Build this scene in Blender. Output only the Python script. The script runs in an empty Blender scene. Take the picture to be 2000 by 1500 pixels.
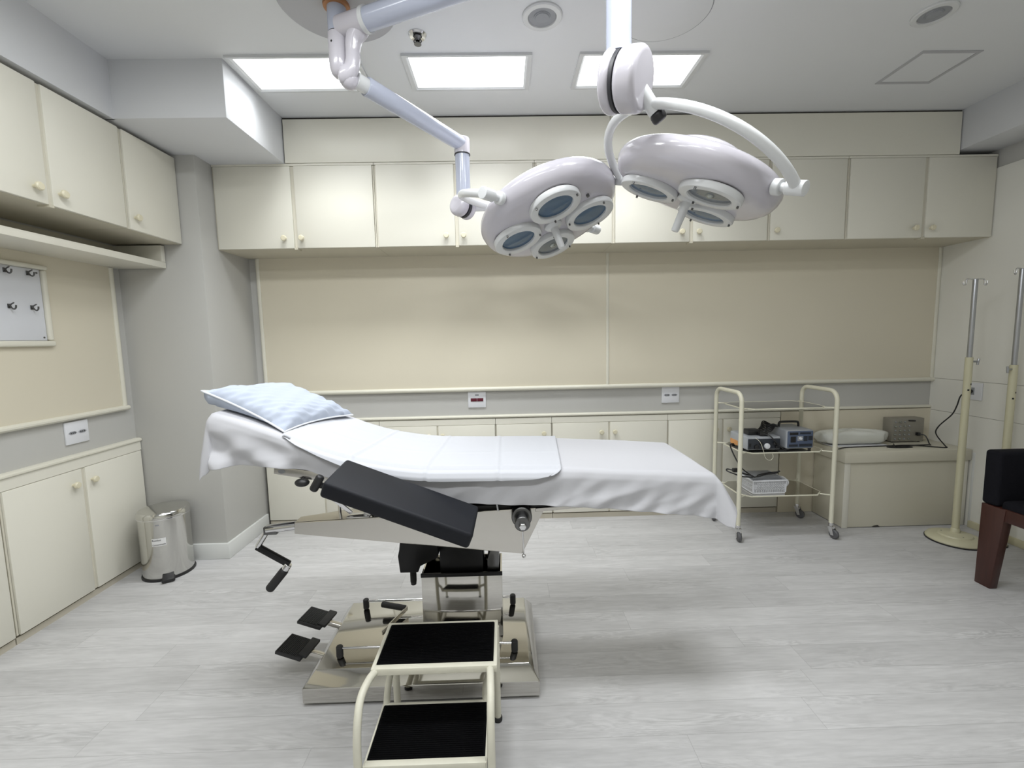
import bpy, bmesh, math, random
from mathutils import Vector, Matrix, Quaternion
R = math.radians
PI = math.pi
scene = bpy.context.scene
COL = scene.collection
random.seed(4)

# ------------------------------------------------------------------ materials
def mat(name, rgb, rough=.5, metal=0.0, noise=0.0, nscale=8.0, bump=0.0, bscale=200.0, coat=0.0, spec=None, stretch=None):
    m = bpy.data.materials.new(name); m.use_nodes = True
    nt = m.node_tree; b = nt.nodes['Principled BSDF']
    b.inputs['Base Color'].default_value = (*rgb, 1)
    b.inputs['Roughness'].default_value = rough
    b.inputs['Metallic'].default_value = metal
    if coat: b.inputs['Coat Weight'].default_value = coat; b.inputs['Coat Roughness'].default_value = .12
    if spec is not None: b.inputs['Specular IOR Level'].default_value = spec
    tc = nt.nodes.new('ShaderNodeTexCoord')
    src = tc.outputs['Object']
    if stretch:
        mp = nt.nodes.new('ShaderNodeMapping'); mp.inputs['Scale'].default_value = stretch
        nt.links.new(src, mp.inputs['Vector']); src = mp.outputs['Vector']
    if noise:
        n = nt.nodes.new('ShaderNodeTexNoise'); n.inputs['Scale'].default_value = nscale; n.inputs['Detail'].default_value = 4
        nt.links.new(src, n.inputs['Vector'])
        mx = nt.nodes.new('ShaderNodeMix'); mx.data_type = 'RGBA'
        mx.inputs[6].default_value = (*[c*(1-noise) for c in rgb], 1)
        mx.inputs[7].default_value = (*[min(1, c*(1+noise)) for c in rgb], 1)
        nt.links.new(n.outputs['Fac'], mx.inputs[0]); nt.links.new(mx.outputs[2], b.inputs['Base Color'])
    if bump:
        n2 = nt.nodes.new('ShaderNodeTexNoise'); n2.inputs['Scale'].default_value = bscale; n2.inputs['Detail'].default_value = 3
        nt.links.new(src, n2.inputs['Vector'])
        bp = nt.nodes.new('ShaderNodeBump'); bp.inputs['Strength'].default_value = bump; bp.inputs['Distance'].default_value = .002
        nt.links.new(n2.outputs['Fac'], bp.inputs['Height']); nt.links.new(bp.outputs['Normal'], b.inputs['Normal'])
    return m

M = {}
M['ceiling'] = mat('ceiling_paint', (.73, .74, .75), .8, noise=.015, nscale=3, bump=.05, bscale=90)
M['grey'] = mat('grey_wall_paint', (.52, .515, .49), .65, noise=.02, nscale=2.5, bump=.06, bscale=120)
M['bulk'] = mat('pale_bulkhead_paint', (.70, .71, .73), .65, noise=.02, nscale=3, bump=.05, bscale=90)
M['offwhite'] = mat('offwhite_wall_paint', (.80, .79, .73), .6, noise=.03, nscale=2, bump=.08, bscale=60)
M['door'] = mat('cream_laminate', (.77, .75, .66), .38, noise=.012, nscale=4, bump=.02, bscale=150)
M['gloss'] = mat('glossy_cream_panel', (.78, .76, .665), .24, noise=.01, nscale=3)
M['board'] = mat('beige_board', (.69, .64, .515), .36, noise=.025, nscale=2.2, bump=.03, bscale=60)
M['trim'] = mat('cream_moulding', (.73, .71, .61), .35, noise=.01, nscale=6)
M['strip'] = mat('cabinet_edge', (.66, .63, .53), .5, noise=.02, nscale=9)
M['under'] = mat('cabinet_carcass', (.58, .545, .44), .55, noise=.03, nscale=5)
M['benchm'] = mat('bench_laminate', (.66, .63, .52), .42, noise=.03, nscale=3, bump=.03, bscale=70)
M['knob'] = mat('cream_plastic', (.72, .67, .50), .35, noise=.01)
M['skirt'] = mat('white_skirting', (.70, .71, .69), .4, noise=.01)
M['skirty'] = mat('yellow_skirting', (.62, .58, .40), .45, noise=.03)
M['gap'] = mat('dark_gap_shade_and_chip', (.05, .045, .04), .8, noise=.02)  # dark colour standing in for gap shade, also used for the bench chip
M['toe'] = mat('toe_kick', (.55, .51, .42), .5, noise=.05, nscale=4)
M['steel'] = mat('brushed_steel', (.62, .60, .56), .20, 1.0, noise=.03, nscale=6, stretch=(1, 12, 12))
M['mirror'] = mat('polished_steel', (.60, .585, .55), .07, 1.0, noise=.015, nscale=3)
M['binsteel'] = mat('bin_steel', (.62, .615, .59), .13, 1.0, noise=.02, nscale=5, stretch=(12, 12, 1))
M['chrome'] = mat('chrome', (.72, .72, .73), .1, 1.0, noise=.01)
M['darkmetal'] = mat('dark_metal', (.16, .16, .16), .3, 1.0, noise=.05)
M['galv'] = mat('grey_steel_rod', (.42, .43, .45), .3, .9, noise=.04)
M['blackvinyl'] = mat('black_vinyl', (.012, .012, .014), .42, noise=.1, nscale=30, bump=.12, bscale=500)
M['armvinyl'] = mat('arm_pad_vinyl', (.011, .012, .016), .52, noise=.08, nscale=20, bump=.1, bscale=600, spec=.22)
M['black'] = mat('black_plastic', (.015, .015, .016), .4, noise=.05)
M['rubber'] = mat('black_rubber', (.016, .016, .017), .6, noise=.1, nscale=60, bump=.2, bscale=300)
M['blackrug'] = mat('black_rubber_mat', (.003, .003, .0035), .9, noise=.2, nscale=80, bump=.2, bscale=400, spec=.06)
M['blackpaint'] = mat('black_painted_steel', (.008, .008, .009), .35, noise=.05, spec=.3)
M['sheet'] = mat('white_cotton_sheet', (.53, .53, .555), .85, noise=.015, nscale=5, bump=.10, bscale=45)
M['towel'] = mat('white_draw_sheet', (.535, .545, .58), .85, noise=.012, nscale=5, bump=.08, bscale=40)
M['pillow'] = mat('pale_blue_pillowcase', (.44, .485, .575), .85, noise=.02, nscale=6, bump=.15, bscale=22)
M['piping'] = mat('white_piping', (.80, .82, .86), .8, noise=.01)
M['lamp'] = mat('lamp_enamel', (.55, .53, .575), .17, noise=.01, coat=.3)
M['lampw'] = mat('lamp_white_ring', (.66, .67, .675), .25, noise=.01)
M['lamparm'] = mat('arm_enamel', (.46, .49, .59), .2, noise=.01, coat=.3)
M['seam'] = mat('dark_seam', (.03, .03, .035), .5, noise=.02)
M['copper'] = mat('orange_ring', (.42, .20, .09), .45, .3, noise=.05)
M['lens'] = mat('blue_lens_glass', (.06, .115, .19), .08, .1, noise=.08, nscale=8)
M['lensgrey'] = mat('grey_lens_glass', (.16, .18, .20), .1, .3, noise=.06, nscale=8)
M['reflector'] = mat('lens_reflector', (.36, .38, .35), .22, .7, noise=.04)
M['wplastic'] = mat('white_plastic', (.76, .77, .80), .35, noise=.01)
M['gplastic'] = mat('grey_plastic', (.30, .31, .33), .5, noise=.03)
M['redswitch'] = mat('dark_red_switch', (.10, .008, .02), .3, noise=.05)
M['creamtube'] = mat('cream_enamel', (.70, .68, .55), .33, noise=.02)
M['ivcream'] = mat('yellow_cream_enamel', (.60, .57, .40), .38, noise=.05, nscale=12)
M['oldcream'] = mat('worn_cream_enamel', (.68, .66, .55), .42, noise=.08, nscale=25)
M['wheel'] = mat('dark_grey_wheel', (.10, .10, .105), .5, noise=.03)
M['rose'] = mat('grey_enamel_plate', (.46, .46, .48), .45, noise=.01)
M['wood'] = mat('red_brown_wood', (.052, .017, .012), .35, noise=.3, nscale=5, stretch=(14, 14, 1.2))
M['fabric'] = mat('black_upholstery', (.008, .008, .011), .9, noise=.2, nscale=90, bump=.3, bscale=350, spec=.15)
M['devgrey'] = mat('device_grey', (.42, .44, .47), .4, noise=.02)
M['devdark'] = mat('device_dark_panel', (.03, .035, .045), .35, noise=.1)
M['devblue'] = mat('device_blue_panel', (.09, .12, .19), .4, noise=.08, nscale=12)
M['orange'] = mat('orange_label', (.75, .36, .13), .6, noise=.03)
M['paper'] = mat('paper_label', (.78, .78, .78), .7, noise=.01)
M['ink'] = mat('black_ink', (.02, .02, .02), .7, noise=.01)
M['wrap'] = mat('clear_plastic_wrap', (.70, .71, .66), .22, noise=.04, nscale=10, bump=.6, bscale=28)
M['boxmetal'] = mat('dull_metal_box', (.30, .285, .245), .45, .3, noise=.1, nscale=14)
M['whiteboard'] = mat('white_pegboard', (.70, .715, .76), .4, noise=.008)

def emis(name, rgb, s):
    m = bpy.data.materials.new(name); m.use_nodes = True
    nt = m.node_tree; b = nt.nodes['Principled BSDF']
    b.inputs['Base Color'].default_value = (.8, .8, .8, 1)
    n = nt.nodes.new('ShaderNodeTexNoise'); n.inputs['Scale'].default_value = 2
    mx = nt.nodes.new('ShaderNodeMix'); mx.data_type = 'RGBA'
    mx.inputs[6].default_value = (*rgb, 1); mx.inputs[7].default_value = (*[c*1.01 for c in rgb], 1)
    nt.links.new(n.outputs['Fac'], mx.inputs[0])
    nt.links.new(mx.outputs[2], b.inputs['Emission Color'])
    b.inputs['Emission Strength'].default_value = s
    return m
M['glow'] = emis('lit_led_diffuser', (.95, .98, 1.0), 3.0)

def floor_mat():
    m = bpy.data.materials.new('grey_vinyl_planks'); m.use_nodes = True
    nt = m.node_tree; N = nt.nodes; Lk = nt.links; b = N['Principled BSDF']
    tc = N.new('ShaderNodeTexCoord'); sp = N.new('ShaderNodeSeparateXYZ'); Lk.new(tc.outputs['Object'], sp.inputs[0])
    def mth(op, a, c=None, d=None):
        n = N.new('ShaderNodeMath'); n.operation = op
        for i, v in enumerate((a, c, d)):
            if v is None: continue
            if isinstance(v, (int, float)): n.inputs[i].default_value = v
            else: Lk.new(v, n.inputs[i])
        return n.outputs[0]
    W, Ln = .1335, 1.22
    yy = mth('DIVIDE', mth('SUBTRACT', sp.outputs[1], 1.467), W)
    row = mth('FLOOR', yy); fy = mth('FRACT', yy)
    wn = N.new('ShaderNodeTexWhiteNoise'); wn.noise_dimensions = '1D'; Lk.new(row, wn.inputs['W'])
    xx = mth('ADD', mth('DIVIDE', sp.outputs[0], Ln), mth('MULTIPLY', wn.outputs['Value'], 7.0))
    colm = mth('FLOOR', xx); fx = mth('FRACT', xx)
    cell = N.new('ShaderNodeCombineXYZ'); Lk.new(row, cell.inputs[0]); Lk.new(colm, cell.inputs[1])
    wn2 = N.new('ShaderNodeTexWhiteNoise'); wn2.noise_dimensions = '3D'; Lk.new(cell.outputs[0], wn2.inputs['Vector'])
    # joints
    ey = mth('MINIMUM', fy, mth('SUBTRACT', 1.0, fy)); ex = mth('MINIMUM', fx, mth('SUBTRACT', 1.0, fx))
    jy = mth('LESS_THAN', ey, .0009/W); jx = mth('LESS_THAN', ex, .0009/Ln)
    joint = mth('MAXIMUM', jy, jx)
    # grain coordinates, shifted per plank
    gx = mth('ADD', mth('MULTIPLY', sp.outputs[0], 1.6), mth('MULTIPLY', wn2.outputs['Value'], 37.0))
    gy = mth('ADD', mth('MULTIPLY', sp.outputs[1], 13.0), mth('MULTIPLY', wn2.outputs['Value'], 91.0))
    gv = N.new('ShaderNodeCombineXYZ'); Lk.new(gx, gv.inputs[0]); Lk.new(gy, gv.inputs[1])
    n1 = N.new('ShaderNodeTexNoise'); n1.inputs['Scale'].default_value = 1.3; n1.inputs['Detail'].default_value = 6; n1.inputs['Distortion'].default_value = .6
    Lk.new(gv.outputs[0], n1.inputs['Vector'])
    n2 = N.new('ShaderNodeTexNoise'); n2.inputs['Scale'].default_value = 7; n2.inputs['Detail'].default_value = 5; n2.inputs['Distortion'].default_value = .3
    Lk.new(gv.outputs[0], n2.inputs['Vector'])
    # contour rings of the printed wood
    rg = mth('FRACT', mth('MULTIPLY', n1.outputs['Fac'], 14.0))
    rr = mth('ABSOLUTE', mth('SUBTRACT', rg, .5))
    mask = N.new('ShaderNodeTexNoise'); mask.inputs['Scale'].default_value = .9; Lk.new(gv.outputs[0], mask.inputs['Vector'])
    mk = mth('MULTIPLY', mth('MAXIMUM', mth('SUBTRACT', mask.outputs['Fac'], .46), 0.0), 2.2)
    tone = mth('ADD', mth('ADD', mth('MULTIPLY', mth('SUBTRACT', n1.outputs['Fac'], .5), .42), mth('MULTIPLY', mth('SUBTRACT', n2.outputs['Fac'], .5), .34)),
               mth('MULTIPLY', mth('SUBTRACT', rr, .25), mk))
    tone = mth('ADD', tone, mth('MULTIPLY', mth('SUBTRACT', wn2.outputs['Value'], .5), .10))
    val = mth('MULTIPLY', mth('ADD', 1.0, tone), mth('SUBTRACT', 1.0, mth('MULTIPLY', joint, .24)))
    sc = N.new('ShaderNodeVectorMath'); sc.operation = 'SCALE'; sc.inputs[0].default_value = (.55, .545, .545); Lk.new(val, sc.inputs['Scale'])
    Lk.new(sc.outputs[0], b.inputs['Base Color'])
    b.inputs['Roughness'].default_value = .42
    b.inputs['Specular IOR Level'].default_value = .35
    bp = N.new('ShaderNodeBump'); bp.inputs['Strength'].default_value = .12; bp.inputs['Distance'].default_value = .002
    Lk.new(val, bp.inputs['Height']); Lk.new(bp.outputs['Normal'], b.inputs['Normal'])
    return m
M['floor'] = floor_mat()

# ------------------------------------------------------------------ mesh helpers
def BM(): return bmesh.new()

def box(bm, x0, x1, y0, y1, z0, z1, bev=0.0, seg=2, Mx=None):
    t = bmesh.new()
    bmesh.ops.create_cube(t, size=1)
    for v in t.verts:
        v.co = Vector(((x0+x1)/2 + v.co.x*(x1-x0), (y0+y1)/2 + v.co.y*(y1-y0), (z0+z1)/2 + v.co.z*(z1-z0)))
    if bev: bmesh.ops.bevel(t, geom=t.edges[:], offset=bev, segments=seg, profile=.5, affect='EDGES', clamp_overlap=True)
    merge(bm, t, Mx); return bm

def merge(bm, t, Mx=None):
    if Mx is not None: bmesh.ops.transform(t, matrix=Mx, verts=t.verts)
    vm = [bm.verts.new(v.co) for v in t.verts]
    t.verts.index_update()
    for f in t.faces:
        try: bm.faces.new([vm[v.index] for v in f.verts])
        except ValueError: pass
    t.free()

def faces(bm, pts, idx):
    vs = [bm.verts.new(p) for p in pts]
    for f in idx:
        try: bm.faces.new([vs[i] for i in f])
        except ValueError: pass

def prism(bm, poly, off, bev=0.0, seg=2, Mx=None):
    """closed polygon (3-D points) extruded by the vector off"""
    t = bmesh.new()
    a = [t.verts.new(Vector(p)) for p in poly]; b = [t.verts.new(Vector(p)+Vector(off)) for p in poly]
    n = len(poly); t.faces.new(a); t.faces.new(b[::-1])
    for i in range(n): t.faces.new([a[(i+1) % n], a[i], b[i], b[(i+1) % n]])
    bmesh.ops.recalc_face_normals(t, faces=t.faces)
    if bev: bmesh.ops.bevel(t, geom=t.edges[:], offset=bev, segments=seg, profile=.5, affect='EDGES', clamp_overlap=True)
    merge(bm, t, Mx); return bm

def catmull(p, n=8, closed=False):
    p = [Vector(q) for q in p]; out = []; L = len(p)
    rng = range(L) if closed else range(L-1)
    for i in rng:
        p0 = p[(i-1) % L] if closed or i > 0 else p[0]*2-p[1]
        p1 = p[i]; p2 = p[(i+1) % L]
        p3 = p[(i+2) % L] if closed or i+2 < L else p[-1]*2-p[-2]
        for k in range(n):
            t = k/n
            out.append(.5*((2*p1)+(-p0+p2)*t+(2*p0-5*p1+4*p2-p3)*t*t+(-p0+3*p1-3*p2+p3)*t**3))
    if not closed: out.append(p[-1])
    return out

def tube(bm, pts, r, seg=12, closed=False, cap=True):
    pts = [Vector(p) for p in pts]; n = len(pts)
    rs = r if isinstance(r, (list, tuple)) else [r]*n
    def tan(i):
        if closed: return (pts[(i+1) % n]-pts[(i-1) % n]).normalized()
        if i == 0: return (pts[1]-pts[0]).normalized()
        if i == n-1: return (pts[-1]-pts[-2]).normalized()
        return ((pts[i+1]-pts[i]).normalized()+(pts[i]-pts[i-1]).normalized()).normalized()
    T = tan(0); ref = Vector((0, 0, 1)) if abs(T.z) < .9 else Vector((1, 0, 0))
    u = T.cross(ref).normalized(); rings = []
    for i in range(n):
        T2 = tan(i)
        if i: u = T.rotation_difference(T2) @ u
        u = (u - T2*u.dot(T2)).normalized(); T = T2; w = T2.cross(u)
        rings.append([bm.verts.new(pts[i]+(u*math.cos(a)+w*math.sin(a))*rs[i]) for a in [2*PI*k/seg for k in range(seg)]])
    m = n if closed else n-1
    for i in range(m):
        A, B = rings[i], rings[(i+1) % n]
        for k in range(seg): bm.faces.new([A[k], A[(k+1) % seg], B[(k+1) % seg], B[k]])
    if cap and not closed:
        bm.faces.new(rings[0][::-1]); bm.faces.new(rings[-1])
    return bm

def rod(bm, a, b, r, seg=12, rnd=0.0):
    """cylinder from a to b, ends rounded by rnd"""
    a, b = Vector(a), Vector(b); d = (b-a).normalized()
    if not rnd: return tube(bm, [a, b], r, seg)
    ps, rs = [], []
    for k in range(5):
        t = PI/2*k/4; ps.append(a+d*rnd*(1-math.cos(t))); rs.append(max(r-rnd+rnd*math.sin(t), 1e-4))
    for k in range(5):
        t = PI/2*(4-k)/4; ps.append(b-d*rnd*(1-math.cos(t))); rs.append(max(r-rnd+rnd*math.sin(t), 1e-4))
    return tube(bm, ps, rs, seg)

def lathe(bm, prof, seg=32, Mx=None):
    """prof: (r,z) from one end to the other, about Z"""
    t = bmesh.new(); rings = []
    for r, z in prof:
        if r < 1e-6: rings.append([t.verts.new((0, 0, z))])
        else: rings.append([t.verts.new((r*math.cos(2*PI*k/seg), r*math.sin(2*PI*k/seg), z)) for k in range(seg)])
    for A, B in zip(rings, rings[1:]):
        for k in range(seg):
            k2 = (k+1) % seg
            if len(A) == 1 and len(B) == 1: continue
            if len(A) == 1: t.faces.new([A[0], B[k], B[k2]])
            elif len(B) == 1: t.faces.new([A[k2], A[k], B[0]])
            else: t.faces.new([A[k], B[k], B[k2], A[k2]])
    bmesh.ops.recalc_face_normals(t, faces=t.faces)
    merge(bm, t, Mx); return bm

def ball(bm, c, r, sx=1, sy=1, sz=1, Mx=None):
    t = bmesh.new(); bmesh.ops.create_uvsphere(t, u_segments=20, v_segments=12, radius=r)
    for v in t.verts: v.co = Vector((v.co.x*sx+c[0], v.co.y*sy+c[1], v.co.z*sz+c[2]))
    merge(bm, t, Mx); return bm

def gridf(bm, f, nu, nv, closed_v=False):
    V = [[bm.verts.new(f(i/nu, j/nv)) for j in range(nv+(0 if closed_v else 1))] for i in range(nu+1)]
    m = nv
    for i in range(nu):
        for j in range(m):
            j2 = (j+1) % len(V[0])
            bm.faces.new([V[i][j], V[i+1][j], V[i+1][j2], V[i][j2]])
    return V

def align(origin, zdir, xdir=None):
    z = Vector(zdir).normalized()
    x = Vector(xdir) if xdir is not None else (Vector((1, 0, 0)) if abs(z.x) < .9 else Vector((0, 1, 0)))
    x = (x-z*x.dot(z)).normalized(); y = z.cross(x)
    m = Matrix((x, y, z)).transposed().to_4x4(); m.translation = Vector(origin); return m

def finish(name, bm, m, angle=35, smooth=True):
    bmesh.ops.remove_doubles(bm, verts=bm.verts, dist=1e-6)
    bmesh.ops.recalc_face_normals(bm, faces=bm.faces)
    me = bpy.data.meshes.new(name); bm.to_mesh(me); bm.free()
    me.materials.append(M[m] if isinstance(m, str) else m)
    if smooth:
        me.shade_smooth(); me.set_sharp_from_angle(angle=R(angle))
    o = bpy.data.objects.new(name, me); COL.objects.link(o); return o

def structure(name, bm, m, parent=None):
    o = finish(name, bm, m)
    if parent: o.parent = parent
    else: o['kind'] = 'structure'
    return o

def thing(name, label, cat, loc=(0, 0, 0), rotz=0.0, group=None):
    o = bpy.data.objects.new(name, None); COL.objects.link(o)
    o.location = loc; o.rotation_euler = (0, 0, rotz); o.empty_display_size = .1
    o['label'] = label; o['category'] = cat
    if group: o['group'] = group
    return o

def root_of(o):
    while o.parent: o = o.parent
    return o

def part(name, bm, m, parent, world=True, angle=35, label=None):
    """world=True: the mesh was drawn in room coordinates"""
    if world:
        r = root_of(parent)
        bmesh.ops.translate(bm, vec=-Vector(r.location), verts=bm.verts)
    o = finish(name, bm, m, angle); o.parent = parent
    if label: o['label'] = label
    return o

def single(name, bm, m, label, cat, group=None, angle=35):
    o = finish(name, bm, m, angle); o['label'] = label; o['category'] = cat
    if group: o['group'] = group
    return o

def copy_tree(o, parent=None):
    c = o.copy(); COL.objects.link(c)
    if parent: c.parent = parent
    for ch in o.children: copy_tree(ch, c)
    return c

# ------------------------------------------------------------------ room dimensions (metres)
ZC = 2.625                      # ceiling
XL, XR = -2.19, 3.067           # side walls
YB, YF = 3.14, -1.5             # far wall, wall behind the camera
ZS = 2.364                      # underside of soffit and bulkheads
YC = 2.805                      # face of the far upper cabinets
XCOL, YCOL = -1.709, 2.662      # pillar in the far left corner

b = BM(); box(b, -2.7, 3.3, YF-.2, 3.7, -.12, 0); structure('floor', b, 'floor')
b = BM(); box(b, -2.7, 3.3, YF-.2, 3.7, ZC, ZC+.12); structure('ceiling', b, 'ceiling')
b = BM(); box(b, -2.7, 3.3, YB, 3.5, .745, ZC); box(b, -2.7, 3.3, 3.5, 3.7, 0, ZC); structure('wall_back', b, 'grey')
b = BM(); box(b, 1.9745, 3.07, 3.124, 3.5, .001, .7445); structure('wall_back_lower_board', b, 'board')
b = BM(); box(b, -2.5, XL, YF, 3.5, .745, ZC); box(b, -2.7, -2.5, YF, 3.5, 0, ZC); structure('wall_left', b, 'grey')
b = BM(); box(b, XR, 3.3, YF, 3.5, 0, ZC); structure('wall_right', b, 'grey')
b = BM(); box(b, -2.7, 3.3, YF-.2, YF, 0, ZC); structure('wall_front', b, 'offwhite')
b = BM(); box(b, -2.45, XCOL, YCOL, 3.5, 0, ZC, .004); structure('wall_pillar', b, 'grey')
b = BM(); box(b, XL-.02, -1.80, YF, 2.26, ZS, ZC+.01); structure('wall_bulkhead', b, 'bulk')
b = BM(); box(b, XL-.02, -1.276, 2.249, YB+.02, ZS, ZC+.01, .003); structure('ceiling_soffit', b, 'bulk')
b = BM(); box(b, 2.818, XR+.02, YF, YC+.30, 2.392, ZC+.01, .003); structure('ceiling_beam', b, 'bulk')
# right wall cladding below the grey band, with faint sheet joints
b = BM()
for (y0, y1) in ((YF, .60), (.602, 1.85), (1.852, 3.139)):
    for (z0, z1) in ((.001, .735), (.737, .962), (.964, 2.284)):
        box(b, XR-.008, XR+.01, y0, y1, z0, z1, .0008, 1)
structure('wall_right_cladding', b, 'offwhite')
# cream panel over the far cabinets (two sheets with a thin joint)
b = BM(); box(b, -1.270, .668, YC, YC+.02, 2.366, 2.613, .001, 1); box(b, .671, 2.812, YC, YC+.02, 2.366, 2.613, .001, 1)
box(b, -1.27, 2.81, YC+.02, YB+.01, 2.58, 2.60)
structure('wall_panel', b, 'gloss')
b = BM(); box(b, -1.275, 2.818, YC+.012, YC+.05, 2.606, ZC+.002); structure('trim_1', b, 'gap')  # dark strip in place of the shade between panel and ceiling
# boards on the walls
b = BM(); box(b, -1.655, 3.058, 3.124, 3.145, .955, 1.872); structure('wall_back_board', b, 'board')
b = BM(); box(b, -2.195, -2.18, YF+.4, 2.585, .955, 1.742); structure('wall_left_board', b, 'board')
def halfround(bm, a, c, nrm, w, d):
    """moulding of width w standing d proud, from a to c"""
    a, c, nrm = Vector(a), Vector(c), Vector(nrm); t = (c-a).normalized(); s = t.cross(nrm)
    prof = [(-w/2, -.004), (-w/2, d*.45), (-w*.38, d*.8), (-w*.15, d), (w*.15, d), (w*.38, d*.8), (w/2, d*.45), (w/2, -.004)]
    prism(bm, [a+s*p+nrm*q for p, q in prof], c-a)
nB = (0, -1, 0); nL = (1, 0, 0)
def trim(n, segs, m='trim'):
    b = BM()
    for s in segs: halfround(b, *s)
    structure('trim_%d' % n, b, m)
trim(2, [((-1.645, 3.124, .95), (-1.645, 3.124, 1.87), nB, .024, .010)])
trim(3, [((.728, 3.124, .965), (.728, 3.124, 1.87), nB, .020, .008)])
trim(4, [((3.048, 3.124, .965), (3.048, 3.124, 1.87), nB, .024, .010)])
trim(5, [((-1.66, 3.13, .954), (3.062, 3.13, .954), nB, .030, .024)])
trim(6, [((-1.705, 3.14, .758), (3.066, 3.14, .758), nB, .022, .022)])
trim(7, [((-2.18, 2.592, .965), (-2.18, 2.592, 1.74), nL, .026, .012)])
trim(8, [((-2.185, YF+.4, .953), (-2.185, 2.610, .953), nL, .028, .024)])
trim(9, [((-2.19, YF+.4, .752), (-2.19, 2.660, .752), nL, .024, .034)])
# skirtings
def skirt(name, x0, x1, y0, y1, h, m):
    b = BM(); box(b, x0, x1, y0, y1, 0, h, .003); structure(name, b, m)
b = BM(); prism(b, [(-2.15, YCOL-.014, 0), (XCOL+.014, YCOL-.014, 0), (XCOL+.014, 3.118, 0), (XCOL-.004, 3.118, 0), (XCOL-.004, YCOL+.004, 0), (-2.15, YCOL+.004, 0)], (0, 0, .098), .003); structure('baseboard_pillar', b, 'skirt')
skirt('baseboard_right', XR-.022, XR, YF, 2.80, .045, 'skirty')
b = BM(); box(b, XR-.010, XR, 2.796, 2.812, .0, .50, .002); structure('trim_10', b, 'skirt')

# ------------------------------------------------------------------ cabinets
def knob_part(x, z, parent):
    b = BM()
    prof = [(0, .0), (.007, .0), (.007, .010), (.012, .014), (.0165, .019), (.0165, .026), (.013, .030), (.0, .031)]
    lathe(b, prof, 20, align((x, -.018, z), (0, -1, 0)))
    return part('knob', b, 'knob', parent, world=False)

def cabinet(label, loc, rotz, w, z0, z1, depth, doors, kz, group, name='wall_cabinet', toe=False, caps=False, keyhole=None, top=0.0, ends=(True, True)):
    """local frame: x along the run, front plane of the doors at y=-.018, body behind y=0"""
    t = thing(name, label, 'cabinet', loc, rotz, group)
    b = BM()
    zb = z0
    box(b, 0, w, .0, depth, zb, z1, .001, 1)
    if caps:
        for x in caps: box(b, x-.010, x+.010, -.019, .03, z0-.008, z0+.004)
    part('body', b, 'under', t, world=False)
    for i, (x0, x1, side) in enumerate(doors):
        b = BM(); box(b, x0, x1, -.018, -.0005, z0+.001, z1-.004-top, .0022, 2)
        d = part('door', b, 'door', t, world=False)
        if side: knob_part(x1-.052 if side == 'R' else x0+.030, kz, d)
        if keyhole is not None and keyhole == i:
            bb = BM(); lathe(bb, [(0, 0), (.011, 0), (.011, .005), (.007, .007), (0, .007)], 16, align((x1-.050, -.018, kz+.07), (0, -1, 0)))
            part('lock', bb, 'darkmetal', d, world=False, label='dark metal lock')
    # pale edge strips between the doors
    xs = [doors[0][0]-.006] + [(doors[i][1]+doors[i+1][0])/2 for i in range(len(doors)-1)] + [doors[-1][1]+.006]
    for k, x in enumerate(xs):
        h = .0105 if 0 < k < len(xs)-1 else .0045
        b = BM(); box(b, max(x-h, .0005), min(x+h, w-.0005), -.008, .0, z0+.001, z1-.004-top)
        part('edge_strip', b, 'strip', t, world=False)
    if top:
        b = BM(); box(b, 0.0005, w-.0005, -.014, .0, z1-top-.002, z1-.001, .001, 1); part('top_rail', b, 'door', t, world=False)
    if toe:
        b = BM(); box(b, .001, w-.001, -.004, .02, .0, z0-.010); part('toe_kick', b, 'toe', t, world=False)
    return t

G = 'cream wall cabinets along the far wall'
XB = [-1.709, -1.236, -.750, -.264, .213, .690, 1.170, 1.650, 2.133, 2.618, 3.062]
def far_upper(i, j, sides, label, keyhole=None):
    x0 = XB[i]; w = XB[j]-x0-.0015
    doors = [(XB[k]-x0+(.011), XB[k+1]-x0-.011-(0 if k+1 < j else .0), s) for k, s in zip(range(i, j), sides)]
    caps = [XB[k]-x0 for k in range(i, j)][(0 if i else 1):]
    cabinet(label, (x0, YC+.018, 0), 0, w, 1.872, 2.3655, YB-YC-.020, doors, 1.929, G, caps=[c for c in caps if .012 < c < w-.012] , keyhole=keyhole, top=.012)
far_upper(0, 2, ('R', 'L'), 'cream two-door wall cabinet at the left end by the grey pillar, under the soffit')
far_upper(2, 4, ('R', 'L'), 'cream two-door wall cabinet with a small lock above its knob, behind the left lamp head')
far_upper(4, 5, (None,), 'cream single-door wall cabinet behind the gap between the two lamp heads')
far_upper(5, 7, ('R', 'L'), 'cream two-door wall cabinet behind the right lamp head, two knobs meeting below it')
far_upper(7, 8, ('L',), 'cream single-door wall cabinet just right of the right lamp head')
far_upper(8, 10, ('R', 'L'), 'cream two-door wall cabinet at the right end under the ceiling beam')

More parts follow.
